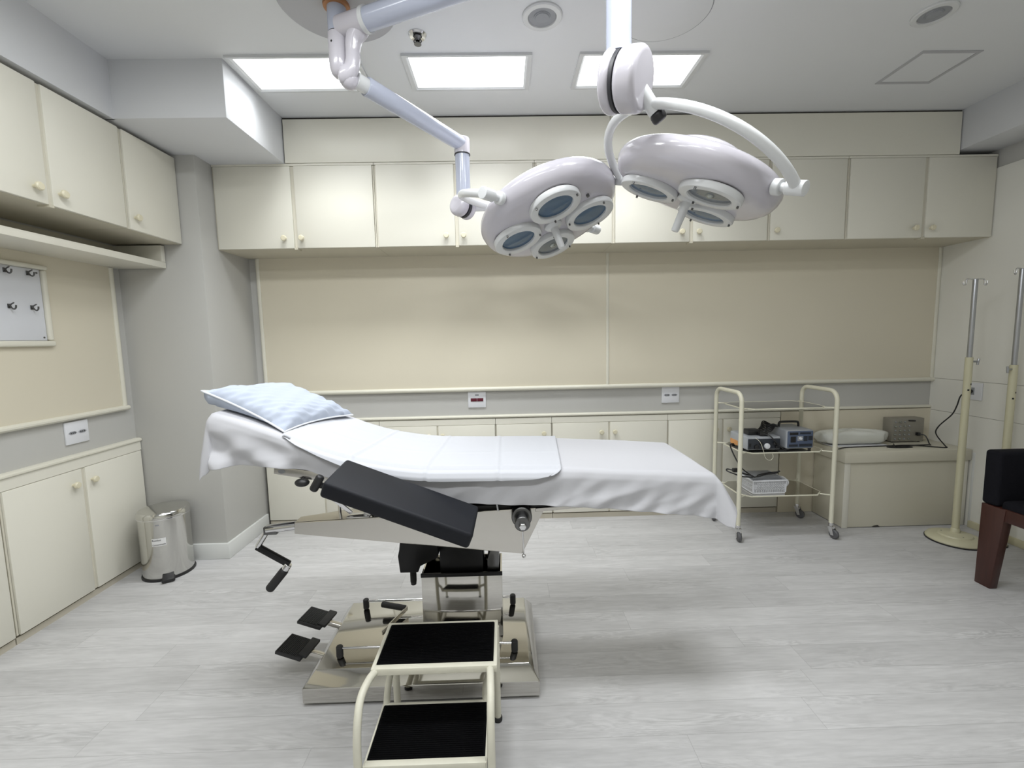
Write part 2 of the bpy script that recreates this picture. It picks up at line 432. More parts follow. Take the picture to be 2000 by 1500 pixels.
G = 'cream base cabinets along the far wall'
XQ = [-1.694, -1.288, -.882, -.475, -.065, .333, .741, 1.160, 1.556, 1.972]
def far_base(i, j, sides, label):
    x0 = XQ[i]; w = XQ[j]-x0-.0015
    doors = [(XQ[k]-x0+.006, XQ[k+1]-x0-.006, s) for k, s in zip(range(i, j), sides)]
    cabinet(label, (x0, 3.138, 0), 0, w, .045, .7445, .34, doors, .632, G, name='base_cabinet', toe=True, top=.0405)
far_base(0, 2, ('R', 'L'), 'cream two-door base cabinet beside the grey pillar, seen under the raised head of the bed')
far_base(2, 4, ('R', 'L'), 'cream two-door base cabinet showing above the middle of the bed, left of the switch plate')
far_base(4, 5, ('R',), 'cream single-door base cabinet below the switch plate with red rockers')
far_base(5, 7, ('R', 'L'), 'cream two-door base cabinet above the foot of the bed, two knobs side by side')
far_base(7, 9, ('R', 'L'), 'cream two-door base cabinet behind the wheeled instrument trolley')

G = 'cream wall cabinets on the left wall'
def left_run(y0, doors, label, z0, z1, kz, xf, depth, **kw):
    w = doors[-1]-y0-.0015; ds = []
    pts = [y0]+doors
    for k in range(len(doors)):
        ds.append((pts[k]-y0+.010, pts[k+1]-y0-.010, kw['sides'][k]))
    kw.pop('sides')
    return cabinet(label, (xf-.018, y0, 0), R(90), w, z0, z1, depth, ds, kz, **kw)
left_run(1.530, [1.910, 2.288], 'cream two-door wall cabinet on the left wall, nearest the camera', 1.874, 2.346, 1.930, -1.81, .358, sides=('R', 'L'), group=G, caps=[.38])
left_run(2.290, [2.660], 'cream single-door wall cabinet on the left wall against the grey pillar', 1.874, 2.346, 1.936, -1.81, .358, sides=('L',), group=G)
G = 'cream base cabinets on the left wall'
left_run(1.145, [1.520, 1.896], 'cream two-door base cabinet at the lower left edge, nearest the camera', .040, .7445, .615, -2.161, .31, sides=('R', 'L'), group=G, name='base_cabinet', toe=True, top=.0515)
left_run(1.898, [2.281, 2.660], 'cream two-door base cabinet on the left wall beside the steel pedal bin', .040, .7445, .618, -2.161, .31, sides=('R', 'L'), group=G, name='base_cabinet', toe=True, top=.0515)

# open wall shelf under the left cabinets
t = thing('wall_shelf', 'cream open shelf hanging under the left wall cabinets', 'shelf', (-2.05, 2.0, 1.742))
b = BM(); box(b, XL+.001, -1.915, 1.20, 2.655, 1.742, 1.775, .0015); part('shelf_board', b, 'door', t)
b = BM(); box(b, XL+.001, -1.915, 2.628, 2.655, 1.7755, 1.8655, .0015); part('end_panel', b, 'door', t)
b = BM(); box(b, XL+.001, -1.915, 1.20, 1.225, 1.7755, 1.8655, .0015); part('end_panel', b, 'door', t)
b = BM(); box(b, XL+.001, XL+.008, 1.226, 2.627, 1.7755, 1.8655); part('back_panel', b, 'under', t)

# white hook board
t = thing('hook_board', 'white board with metal hooks in a cream frame on the left wall', 'hook board', (-2.18, 1.95, 1.32))
b = BM(); box(b, -2.179, -2.171, 1.60, 2.192, 1.338, 1.668, .001); part('board', b, 'whiteboard', t)
def frame_bar(y0, y1, z0, z1):
    b = BM(); box(b, -2.1795, -2.158, y0, y1, z0, z1, .008, 3); part('frame_bar', b, 'trim', t)
frame_bar(1.57, 2.222, 1.310, 1.337); frame_bar(1.57, 2.222, 1.669, 1.690); frame_bar(2.193, 2.216, 1.338, 1.668); frame_bar(1.575, 1.599, 1.338, 1.668)
for hy in (1.85, 1.945, 2.042, 2.138):
    for hz in (1.640, 1.484):
        b = BM(); box(b, -2.171, -2.167, hy-.007, hy+.007, hz-.004, hz+.016, .001)
        tube(b, catmull([(-2.168, hy, hz+.010), (-2.160, hy, hz-.002), (-2.150, hy, hz-.008), (-2.142, hy, hz-.002), (-2.140, hy, hz+.010)], 5), .0032, 8)
        tube(b, catmull([(-2.168, hy, hz+.006), (-2.160, hy, hz+.014), (-2.148, hy, hz+.020)], 4), .0028, 8)
        part('hook', b, 'darkmetal', t)
for hy, hz in ((2.178, 1.652), (2.178, 1.352)):
    b = BM(); lathe(b, [(0, 0), (.0045, 0), (.0035, .0025), (0, .003)], 12, align((-2.171, hy, hz), (1, 0, 0))); part('screw', b, 'darkmetal', t)

# ------------------------------------------------------------------ outlet plates
def outlet(label, loc, rotz, kind):
    t = thing('outlet_plate', label, 'wall plate', loc, rotz)
    b = BM(); box(b, -.0625, .0625, -.009, 0, -.0565, .0565, .003, 2); part('plate', b, 'wplastic', t, world=False)
    if kind == 'socket':
        for s in (-1, 1):
            b = BM()
            pts = [(s*.026+.023*math.cos(a), -.0092, .009*math.sin(a)) for a in [2*PI*k/6 for k in range(6)]]
            prism(b, pts, (0, -.0015, 0)); o = part('socket', b, 'gplastic', t, world=False)
            b = BM()
            for dx in (-.010, 0, .010): lathe(b, [(0, 0), (.003, 0), (.003, .001), (0, .001)], 10, align((s*.026+dx, -.0107, 0), (0, -1, 0)))
            part('pin_hole', b, 'ink', o, world=False)
    elif kind == 'switch':
        for s in (-1, 1):
            b = BM(); box(b, s*.0225-.0215, s*.0225+.0215, -.0125, -.0085, -.012, .010, .001); part('rocker', b, 'redswitch', t, world=False, label='dark red rocker')
        b = BM(); box(b, -.013, .013, -.0100, -.0088, .028, .038, .0006, 1); part('tag', b, 'gplastic', t, world=False)
    elif kind == 'plug':
        b = BM(); box(b, -.018, .018, -.0105, -.0085, -.024, .024, .001); part('socket', b, 'gplastic', t, world=False)
    return t
outlet('white socket plate on the grey band of the left wall', (XL, 2.296, .873), R(90), 'socket')
outlet('white switch plate with two dark red rockers on the far wall', (-.192, YB, .880), 0, 'switch')
outlet('white socket plate on the far wall behind the foot of the bed', (1.180, YB, .882), 0, 'socket')
outlet('white socket plate with a black plug on the right wall', (XR-.008, 2.845, .900), R(-90), 'plug')

# ------------------------------------------------------------------ ceiling fittings
W_BACK, W_MID, W_FRONT = 7.2, 13.4, 11.0
def ceiling_light(label, x0, y0, group, watts, spread=178):
    t = thing('ceiling_light', label, 'ceiling light', (x0, y0, ZC), 0, group)
    hx, hy = .305, .149
    b = BM()
    z0, z1 = -.012, .001
    P = lambda x, y, z: (x, y, z)
    o = [(-hx, -hy), (hx, -hy), (hx, hy), (-hx, hy)]; i2 = [(-hx+.020, -hy+.012), (hx-.020, -hy+.012), (hx-.020, hy-.012), (-hx+.020, hy-.012)]
    i3 = [(-hx+.030, -hy+.020), (hx-.030, -hy+.020), (hx-.030, hy-.020), (-hx+.030, hy-.020)]
    vs = [P(*p, z1) for p in o]+[P(*p, z0) for p in o]+[P(*p, z0) for p in i2]+[P(*p, -.004) for p in i3]+[P(*p, z1) for p in i3]
    f = []
    for r in range(4):
        for k in range(4): f.append((r*4+k, r*4+(k+1) % 4, r*4+4+(k+1) % 4, r*4+4+k))
    faces(b, vs, f); part('frame', b, 'lampw', t, world=False)
    b = BM(); box(b, -hx+.030, hx-.030, -hy+.020, hy-.020, -.004, .0005); part('diffuser', b, 'glow', t, world=False)
    # the light the panel throws: prismatic diffuser, stronger downwards than sideways
    la = bpy.data.lights.new('panel_light', 'AREA'); la.shape = 'RECTANGLE'; la.size = .54; la.size_y = .25
    la.energy = watts; la.color = (.96, .985, 1.0); la.spread = R(spread)
    lo = bpy.data.objects.new('panel_light', la); COL.objects.link(lo); lo.parent = t; lo.location = (0, 0, -.0045)
    return t
G = 'lit ceiling panels'
ceiling_light('lit ceiling panel at the left, beside the white soffit', -.952, 2.374, G, W_BACK, 106)
ceiling_light('lit ceiling panel in the middle of the row', -.139, 2.374, G, W_BACK, 106)
ceiling_light('lit ceiling panel at the right, behind the right lamp knuckle', .694, 2.374, G, W_BACK, 106)
G2 = 'ceiling panels above the camera'
for y, rw, wt in ((1.16, 'over the camera side of the bed', W_MID), (-.05, 'added unseen above the camera for fill', W_FRONT)):  # the row above the camera is unseen, added as fill light
    for x, w in ((-.952, 'left'), (-.139, 'middle'), (.694, 'right')):
        ceiling_light('lit ceiling panel %s, %s one of its row' % (rw, w), x, y, G2, wt)

def downlight(label, x, y, r, tilt):
    t = thing('downlight', label, 'downlight', (x, y, ZC), 0, 'round recessed downlights, unlit')
    b = BM(); lathe(b, [(r, .001), (r, -.006), (r*.95, -.010), (r*.72, -.010), (r*.68, -.004), (r*.68, .001)], 48); part('ring', b, 'lampw', t, world=False)
    b = BM(); lathe(b, [(r*.68, -.006), (r*.55, -.0045), (r*.42, -.004), (r*.40, -.007), (0, -.007)], 40); part('insert', b, 'gplastic', t, world=False)
    b = BM(); lathe(b, [(r*.36, -.0072), (r*.34, -.010), (r*.2, -.0115), (0, -.012)], 32); part('lamp', b, 'gplastic', t, world=False)
downlight('round white downlight between the two lamp arms', .192, 1.99, .083, 0)
downlight('round white downlight in the ceiling at the upper right', 1.842, 1.992, .078, 1)

t = thing('access_hatch', 'flush square access hatch in the ceiling at the right', 'ceiling hatch', (2.178, 2.38, ZC))
b = BM()
for (x0, x1, y0, y1) in ((2.03, 2.326, 2.24, 2.258), (2.03, 2.326, 2.502, 2.52), (2.03, 2.048, 2.258, 2.502), (2.308, 2.326, 2.258, 2.502)): box(b, x0, x1, y0, y1, ZC-.0035, ZC+.001, .0008, 1)
part('frame', b, 'rose', t)
b = BM(); box(b, 2.050, 2.306, 2.260, 2.500, ZC-.002, ZC+.001, .0005, 1); part('panel', b, 'ceiling', t)

t = thing('round_cover', 'round flush cover plate in the ceiling right of the lamp pole', 'cover plate', (.70, 1.975, ZC))
b = BM(); lathe(b, [(.180, .001), (.180, -.002), (.177, -.003), (0, -.003)], 72); part('plate', b, 'ceiling', t, world=False)
b = BM(); lathe(b, [(.184, .001), (.184, -.0008), (.180, -.0008), (.180, .001)], 72); part('edge_gap', b, 'gplastic', t, world=False)

t = thing('sprinkler_head', 'small chrome sprinkler head on the ceiling', 'sprinkler', (-.342, 2.098, ZC))
b = BM(); lathe(b, [(.040, .001), (.040, -.003), (.034, -.010), (.020, -.006), (.018, .0)], 32); part('escutcheon', b, 'chrome', t, world=False)
b = BM(); lathe(b, [(0, .0), (.016, .0), (.016, -.012), (.010, -.018), (.010, -.026)], 16)
for s in (-1, 1): tube(b, catmull([(s*.010, 0, -.018), (s*.016, 0, -.028), (s*.004, 0, -.040)], 4), .003, 8)
part('sprinkler_body', b, 'darkmetal', t, world=False)
b = BM(); lathe(b, [(0, -.038), (.016, -.038), (.016, -.041), (0, -.042)], 16); part('deflector', b, 'darkmetal', t, world=False)

def lerp_(x, tab):
    for (a, va), (c, vc) in zip(tab, tab[1:]):
        if x <= c: return va+(vc-va)*(x-a)/(c-a)
    return tab[-1][1]
# ------------------------------------------------------------------ surgical light
t = LIGHT = thing('surgical_light', 'white ceiling-mounted double surgical light with two round heads', 'surgical light', (-.617, 1.89, ZC))
b = BM(); lathe(b, [(0, .001), (.224, .001), (.224, -.018), (.220, -.022), (.214, -.020), (0, -.020)], 72, Matrix.Translation((-.6145, 1.893, ZC))); part('ceiling_rose', b, 'rose', t)
b = BM(); lathe(b, [(.036, 2.606), (.049, 2.606), (.051, 2.600), (.049, 2.592), (.036, 2.590)], 40, Matrix.Translation((-.617, 1.89, 0))); part('flange_ring', b, 'copper', t, label='orange-brown ring')
b = BM(); lathe(b, [(0, 2.605), (.0365, 2.605), (.0365, 2.497), (0, 2.497)], 40, Matrix.Translation((-.617, 1.89, 0))); part('ceiling_shaft', b, 'lamparm', t)
b = BM(); lathe(b, [(0, 2.4968), (.0368, 2.4968), (.0368, 2.4932), (0, 2.4932)], 40, Matrix.Translation((-.617, 1.89, 0))); part('seam_ring', b, 'seam', t)
b = BM(); lathe(b, [(0, 2.493), (.0385, 2.493), (.0385, 2.40), (.037, 2.370), (.031, 2.350), (.020, 2.338), (0, 2.333)], 40, Matrix.Translation((-.617, 1.89, 0))); part('pivot_cylinder', b, 'lamp', t)
b = BM(); lathe(b, [(0, 0), (.004, 0), (.004, .001), (0, .001)], 10, align((-.632, 1.890-.0355, 2.452), (-.35, -1, 0))); part('screw', b, 'ink', t)
# upper arm to the right-hand head
A0 = Vector((-.617, 1.89, 2.515)); A1 = Vector((.379, 1.48, 2.515)); dA = (A1-A0).normalized()
b = BM(); tube(b, [A0+dA*.14, A1-dA*.055], .040, 28)
el = [A1-dA*.056]
for k in range(1, 7):
    a = PI/2*k/6; el.append(A1-dA*.056*(1-math.sin(a)) + Vector((0, 0, -.056*(1-math.cos(a)))))
tube(b, el, .040, 28); part('support_arm', b, 'lamparm', t)
b = BM(); tube(b, [A0+dA*.128, A0+dA*.145], .045, 28); part('arm_collar', b, 'lampw', t)
b = BM(); rod(b, A0+dA*.015, A0+dA*.13, .0425, 28); part('arm_socket', b, 'lamp', t)
# curved cover joining the arm to the lower knuckle
cpth = catmull([(-.516, 0, 2.512), (-.528, 0, 2.492), (-.546, 0, 2.464), (-.554, 0, 2.420), (-.556, 0, 2.381), (-.568, 0, 2.347), (-.594, 0, 2.330), (-.612, 0, 2.330)], 5)
nr = len(cpth); rad = [lerp_(k/(nr-1), [(0, .036), (.14, .037), (.3, .032), (.45, .027), (.62, .028), (.8, .033), (.93, .029), (1, .016)]) for k in range(nr)]
b = BM(); tube(b, cpth, rad, 24); bmesh.ops.scale(b, vec=(1, .92, 1), verts=b.verts); bmesh.ops.translate(b, vec=(0, 1.862, 0), verts=b.verts); part('knuckle_cover', b, 'lamp', t, angle=50)
b = BM(); ball(b, (-.578, 1.878, 2.322), .036); part('knuckle', b, 'lamp', t)
for x, z in ((-.540, 2.520), (-.512, 2.490)):
    b = BM(); lathe(b, [(0, 0), (.004, 0), (.003, .002), (0, .002)], 10, align((x, 1.8255, z), (0, -1, 0))); part('screw', b, 'ink', t)
# spring arm to the left-hand head
S0 = Vector((-.555, 1.885, 2.325)); S1 = Vector((-.185, 2.322, 2.262))
dS = (S1-S0).normalized()
b = BM(); tube(b, [S0, S0+dS*.075], .030, 24); part('arm_sleeve', b, 'lampw', t)
b = BM(); tube(b, [S0+dS*.045, S0+dS*.05, S1], [.036, .0375, .0345], 28); part('spring_arm', b, 'lamparm', t)
TX, TY = -.181, 2.33
b = BM(); lathe(b, [(0, 2.297), (.026, 2.296), (.036, 2.291), (.0385, 2.284), (.0385, 2.216), (0, 2.216)], 36, Matrix.Translation((TX, TY, 0))); part('arm_end_cap', b, 'lamp', t)
b = BM(); lathe(b, [(0, 2.216), (.0392, 2.216), (.0392, 2.211), (0, 2.211)], 36, Matrix.Translation((TX, TY, 0))); part('seam_ring', b, 'seam', t)
b = BM(); lathe(b, [(0, 2.211), (.0355, 2.211), (.0355, 2.00), (0, 2.00)], 36, Matrix.Translation((TX, TY, 0))); part('drop_tube', b, 'lamparm', t)
# right drop tube
b = BM(); lathe(b, [(0, 2.463), (.0385, 2.463), (.0385, 2.170), (0, 2.170)], 36, Matrix.Translation((A1.x, A1.y, 0))); part('drop_tube', b, 'lamparm', t)

def drum(bm, c, ax, r, hw, rnd, squash=1.0, seg=40):
    n = 6; prof = [(0, -hw)]
    for k in range(n+1):
        a = PI/2*k/n; prof.append((r-rnd+rnd*math.sin(a), -hw+rnd-rnd*math.cos(a)))
    for k in range(n+1):
        a = PI/2*(n-k)/n; prof.append((r-rnd+rnd*math.sin(a), hw-rnd+rnd*math.cos(a)))
    prof.append((0, hw))
    lathe(bm, prof, seg, align(c, ax, (0, 0, 1)) @ Matrix.Diagonal((1.0, squash, 1, 1)))
def knuckle_block(c, ax, r, hw, gapw, gap_at, rnd, bright='lamp'):
    """two rounded drum shells with a dark gap between them"""
    c, ax = Vector(c), Vector(ax).normalized()
    lo, hi = -hw, hw; g0, g1 = gap_at-gapw/2, gap_at+gapw/2
    for a0, a1 in ((lo, g0), (g1, hi)):
        b = BM(); drum(b, c+ax*(a0+a1)/2, ax, r, (a1-a0)/2, min(rnd, (a1-a0)/2*.8)); part('knuckle_shell', b, bright, t)
    b = BM(); drum(b, c+ax*gap_at, ax, r*.95, gapw/2+.001, .001); part('knuckle_gap', b, 'seam', t)
knuckle_block((-.186, 2.318, 1.960), (-.62, -.74, .12), .052, .050, .012, -.012, .020)
knuckle_block((.405, 1.490, 2.100), (.80, -.55, -.22), .093, .061, .009, -.018, .020)

def head(C, Mx, Rb, Ry, tau, rho, psi, n, lens, hl, sc, kpt):
    C = Vector(C); W = Matrix(Mx).to_4x4(); W.translation = C
    h = BM()
    k = Rb/.31
    prof = [(0, -.052), (.10, -.053), (.20, -.054), (.245, -.050), (.275, -.041), (.295, -.026), (.306, -.006), (.31, .012), (.307, .028), (.298, .040), (.297, .0415), (.285, .050), (.25, .059), (.18, .068), (.145, .070), (.140, .100), (.130, .118), (.105, .130), (.06, .136), (0, .138)]
    lathe(h, [(r*k, z*k) for r, z in prof], 96, W)
    H = part('lamp_head', h, 'lamp', t, angle=28)
    ro, ri = .1115*k/sc, .076*k/sc
    for i in range(n):
        a = psi+2*PI*i/n; Lc = W @ Matrix.Translation((rho*math.cos(a), rho*math.sin(a), 0))
        g = BM(); zb = -.050*k; zf = zb-.026*k
        lathe(g, [(ro*.97, zb), (ro, zb-.004), (ro, zf+.005), (ro*.975, zf+.001), (ro*.95, zf), (ri*1.04, zf), (ri, zf+.004), (ri, zb-.006)], 56, Lc)
        part('lens_ring', g, 'lampw', H)
        g = BM(); lathe(g, [(0, zf+.009), (ri*.6, zf+.010), (ri*1.002, zf+.012)], 48, Lc)
        part('lens', g, lens[i], H)
        if lens[i] == 'lensgrey':
            g = BM(); ball(g, (0, 0, zf+.012), .016*k, 1, 1, .8, Lc); part('bulb', g, 'reflector', H)
        for q in range(3):
            aq = a+PI/3+q*2*PI/3
            g = BM(); P = Vector(((ro*.90)*math.cos(aq), (ro*.90)*math.sin(aq), zf))
            rod(g, Lc @ (P+Vector((0, 0, .004))), Lc @ (P+Vector((0, 0, -.008))), .0042, 8); part('clip', g, 'darkmetal', H)
    # sterile handle
    g = BM(); lathe(g, [(0, -.05*k), (.040*k, -.05*k), (.040*k, -.062*k), (.032*k, -.070*k), (.018*k, -.074*k), (.0165*k, -.080*k), (.0145*k, -(.080+hl)*k), (.012*k, -(.086+hl)*k), (0, -(.087+hl)*k)], 28, W)
    part('handle', g, 'lampw', H)
    if n == 4:
        g = BM(); P = Vector((Rb*.66*math.cos(psi+PI/4*7), Rb*.66*math.sin(psi+PI/4*7), -.0535))
        rod(g, W @ P, W @ (P+Vector((0, 0, -.012))), .007, 8); part('lock_screw', g, 'darkmetal', H)
    # yoke
    y = BM(); pts = []
    for i in range(41):
        x = PI*i/40; pts.append(W @ Vector((Ry*math.cos(x), Ry*math.sin(x)*math.cos(tau), Ry*math.sin(x)*math.sin(tau))))
    tube(y, pts, .0165, 18); part('yoke', y, 'lampw', t)
    for s in (-1, 1):
        y = BM(); rod(y, W @ Vector((s*(Rb-.012), 0, 0)), W @ Vector((s*(Ry-.028), 0, 0)), .014, 18)
        rod(y, W @ Vector((s*(Rb-.004), 0, 0)), W @ Vector((s*(Rb+.022), 0, 0)), .026, 24, .004)
        rod(y, W @ Vector((s*(Ry-.030), 0, 0)), W @ Vector((s*(Ry+.028), 0, 0)), .0235, 24, .002); part('pivot', y, 'lampw', t)
    ap = W @ Vector((0, Ry*math.cos(tau), Ry*math.sin(tau)))
    kp = Vector(kpt); d = (ap-kp).normalized()
    y = BM(); rod(y, kp, ap+d*.030, .0225, 24); part('yoke_pin', y, 'lampw', t)
    y = BM(); rod(y, ap+d*.030, ap+d*.062, .0235, 24, .010); part('pin_tip', y, 'black', t)
M1 = ((.6734, -.6746, -.3024), (.7393, .6147, .2751), (.0003, -.4088, .9126))
head((.221, 2.101, 1.861), M1, .319, .40, .706, .171, 5.421, 4, ['lens', 'lensgrey', 'lens', 'lens'], .085, 1.029, (-.19, 2.325, 1.96))
M2 = ((.5238, .7758, .3519), (-.7936, .5945, -.1293), (-.3095, -.2115, .9271))
head((.728, 1.724, 1.864), M2, .303, .372, 2.865, .150, 3.726, 3, ['lens', 'lensgrey', 'lens'], .100, .99, (.425, 1.490, 2.115))

# ------------------------------------------------------------------ operating table
t = TABLE = thing('operating_table', 'steel and black operating table under white sheets in the middle of the room', 'operating table', (-.32, 1.74, 0))
ZP = .12
x0, x1, y0, y1 = -.748, .106, 1.50, 1.985
p0, p1, q0, q1 = -.706, .070, 1.530, 1.945
b = BM()
vs = [(x0, y0, .012), (x1, y0, .012), (x1, y1, .012), (x0, y1, .012), (x0, y0, .068), (x1, y0, .068), (x1, y1, .068), (x0, y1, .068), (p0, q0, ZP), (p1, q0, ZP), (p1, q1, ZP), (p0, q1, ZP)]
f = [(3, 2, 1, 0), (8, 9, 10, 11)]
for r in (0, 4):
    for k in range(4): f.append((r+k, r+(k+1) % 4, r+4+(k+1) % 4, r+4+k))
faces(b, vs, f); bmesh.ops.bevel(b, geom=b.edges[:], offset=.004, segments=2, profile=.5, affect='EDGES', clamp_overlap=True)
part('base', b, 'mirror', t, angle=20)
b = BM(); box(b, x0+.02, x1-.02, y0+.02, y1-.02, .0, .0135); part('base_foot', b, 'black', t)
# outer column: open-topped box of sheet steel
cx0, cx1, cy0, cy1, cz = -.342, -.025, 1.685, 1.848, .385
b = BM()
box(b, cx0, cx1, cy0, cy0+.006, ZP, cz, .002); box(b, cx0, cx1, cy1-.006, cy1, ZP, cz, .002)
box(b, cx0, cx0+.006, cy0+.006, cy1-.006, ZP, cz); box(b, cx1-.006, cx1, cy0+.006, cy1-.006, ZP, cz)
part('column_cover', b, 'mirror', t)
b = BM(); box(b, cx0-.002, cx1+.002, cy0-.002, cy0+.006, cz-.012, cz+.003, .001); part('column_rim', b, 'blackpaint', t)
b = BM(); box(b, -.272, -.098, 1.712, 1.822, ZP, .60, .006); part('inner_column', b, 'blackpaint', t)
b = BM(); prism(b, [(-.082, 1.70, .375), (-.040, 1.70, .375), (-.034, 1.70, .425), (-.036, 1.70, .470), (-.070, 1.70, .470), (-.082, 1.70, .43)], (0, .12, 0), .004); part('column_bracket', b, 'darkmetal', t)
# actuator under the beam
b = BM(); prism(b, [(-.418, 1.66, .500), (-.424, 1.66, .475), (-.418, 1.66, .408), (-.348, 1.66, .408), (-.340, 1.66, .432), (-.270, 1.66, .466), (-.270, 1.66, .58), (-.405, 1.66, .60)], (0, .12, 0), .003); part('actuator_housing', b, 'blackpaint', t)
b = BM(); rod(b, (-.376, 1.70, .42), (-.376, 1.70, .338), .011, 14, .003)
for k in range(12): tube(b, [(-.376+.0115*math.cos(a), 1.70+.0115*math.sin(a), .352+k*.0045) for a in [2*PI*j/12 for j in range(12)]], .0014, 5, True)
part('threaded_rod', b, 'black', t)
# tapered support beam
b = BM()
near = [(-.732, 1.5, .688), (-.734, 1.5, .646), (.051, 1.5, .551), (.134, 1.5, .717), (-.43, 1.5, .699)]
far = [(-.732, 1.552, .688), (-.734, 1.552, .646), (.051, 1.86, .551), (.134, 1.86, .717), (-.43, 1.635, .699)]
vs = near+far
f = [(0, 1, 2, 3, 4), (9, 8, 7, 6, 5)]
for k in range(5): f.append((k, (k+1) % 5, 5+(k+1) % 5, 5+k))
faces(b, vs, f); bmesh.ops.recalc_face_normals(b, faces=b.faces); bmesh.ops.bevel(b, geom=b.edges[:], offset=.003, segments=2, profile=.5, affect='EDGES', clamp_overlap=True)
part('support_beam', b, 'steel', t, angle=20)
b = BM(); box(b, -.46, .10, 1.515, 1.64, .700, .724, .002); box(b, -.30, .12, 1.53, 1.85, .716, .748, .002); part('tilt_frame', b, 'blackpaint', t)
b = BM(); box(b, -.555, -.475, 1.505, 1.545, .694, .700, .002); box(b, -.50, -.47, 1.52, 1.56, .698, .712, .002); part('latch_plate', b, 'chrome', t)
# crank
cr = BM(); rod(cr, (-.733, 1.525, .667), (-.838, 1.525, .656), .0155, 20); C1 = part('crank', cr, 'chrome', t)
cr = BM(); box(cr, -.846, -.800, 1.511, 1.539, .640, .668, .003); part('crank_yoke', cr, 'darkmetal', C1)
cr = BM(); rod(cr, (-.838, 1.525, .650), (-.876, 1.525, .592), .0095, 14, .003); part('crank_link', cr, 'chrome', C1)
def bar(bm, a, c, w, th, nrm):
    a, c = Vector(a), Vector(c); d = (c-a); L = d.length; m = align(a, d, nrm)
    box(bm, -th/2, th/2, -w/2, w/2, -w*.4, L+w*.4, min(w, th)*.25, 2, m)
cr = BM(); bar(cr, (-.872, 1.525, .590), (-.777, 1.525, .530), .022, .016, (0, 1, 0)); part('crank_arm', cr, 'blackpaint', C1)
cr = BM(); rod(cr, (-.772, 1.523, .528), (-.785, 1.522, .508), .013, 14, .002); part('crank_ferrule', cr, 'chrome', C1)
cr = BM(); rod(cr, (-.784, 1.521, .510), (-.846, 1.519, .436), .0155, 18, .009); part('crank_handle', cr, 'rubber', C1)

def lerpt(tab, x):
    if x <= tab[0][0]: return tab[0][1]
    for (a, va), (c, vc) in zip(tab, tab[1:]):
        if x <= c:
            s = (x-a)/(c-a); s = s*s*(3-2*s)*.35+s*.65
            return va+(vc-va)*s
    return tab[-1][1]
ZT = [(-1.05, 1.107), (-.985, 1.088), (-.85, 1.040), (-.73, .994), (-.62, .950), (-.53, .916), (-.42, .892), (-.286, .872), (-.1, .867), (.2, .862), (.45, .847), (.72, .828), (.80, .822)]
def zt(x): return sum(lerpt(ZT, x+d) for d in (-.06, -.03, 0, .03, .06))/5
HX0, HX1, NY0, NY1 = -.960, .712, 1.468, 1.950
def cushion(name, xa, xb, th, m, drop=.008, ins=.020):
    n = 14; top = [(xa+(xb-xa)*k/n) for k in range(n+1)]
    poly = [(x, NY0+ins, zt(x)-drop) for x in top]+[(x, NY0+ins, zt(x)-drop-th) for x in top[::-1]]
    b = BM(); prism(b, poly, (0, NY1-NY0-2*ins, 0), .006, 2); return part(name, b, m, t)
cushion('head_cushion', HX0+.012, -.332, .062, 'blackvinyl')
cushion('seat_cushion', -.328, .108, .062, 'blackvinyl')
cushion('leg_cushion', .112, HX1-.010, .055, 'blackvinyl')
# frames beneath
n = 10; xs = [-.955+(.60)*k/n for k in range(n+1)]
b = BM(); prism(b, [(x, 1.50, zt(x)-.071) for x in xs]+[(x, 1.50, zt(x)-.092) for x in xs[::-1]], (0, .42, 0)); part('back_frame', b, 'blackpaint', t)
b = BM(); box(b, -.32, .10, 1.50, 1.92, .752, .790, .003); part('seat_frame', b, 'blackpaint', t)
b = BM(); prism(b, [(.05, 1.50, .782), (.62, 1.50, .765), (.60, 1.50, .750), (.36, 1.50, .722), (.06, 1.50, .716)], (0, .42, 0), .003); part('leg_frame', b, 'blackpaint', t)
b = BM(); prism(b, [(.10, 1.496, .716), (.52, 1.496, .738), (.52, 1.496, .731), (.10, 1.496, .703)], (0, .43, 0), .001, 1); part('leg_frame_edge', b, 'steel', t)
# accessory rails
def rail(yc, ya):
    b = BM(); prism(b, [(-.772, yc, .896), (-.775, yc, .868), (-.50, yc, .815), (-.49, yc, .845)], (0, .010, 0), .0015)
    r = part('side_rail', b, 'steel', t)
    for x, z in ((-.70, .868), (-.55, .838)):
        b = BM(); rod(b, (x, yc+.005, z), (x, ya, z+.002), .008, 10); part('rail_spacer', b, 'steel', r)
    return r
RL = rail(1.474, 1.520); rail(1.926, 1.90)
b = BM(); lathe(b, [(0, 0), (.009, 0), (.009, .0008), (0, .0008)], 20, align((-.748, 1.474, .876), (0, -1, 0)) @ Matrix.Diagonal((1.3, .8, 1, 1))); part('badge', b, 'gplastic', RL)
# release lever knob below rail and lower links
b = BM(); ball(b, (-.680, 1.468, .838), .023, 1.05, .8, .62); part('release_knob', b, 'black', t)
b = BM(); rod(b, (-.680, 1.468, .845), (-.672, 1.51, .872), .008, 10); part('release_stem', b, 'darkmetal', t)
b = BM(); bar(b, (-.600, 1.500, .776), (-.545, 1.520, .712), .014, .008, (0, 1, 0)); rod(b, (-.606, 1.49, .782), (-.606, 1.60, .80), .008, 10, .002); rod(b, (-.600, 1.57, .80), (-.600, 1.57, .682), .0055, 10); part('tilt_link', b, 'chrome', t)
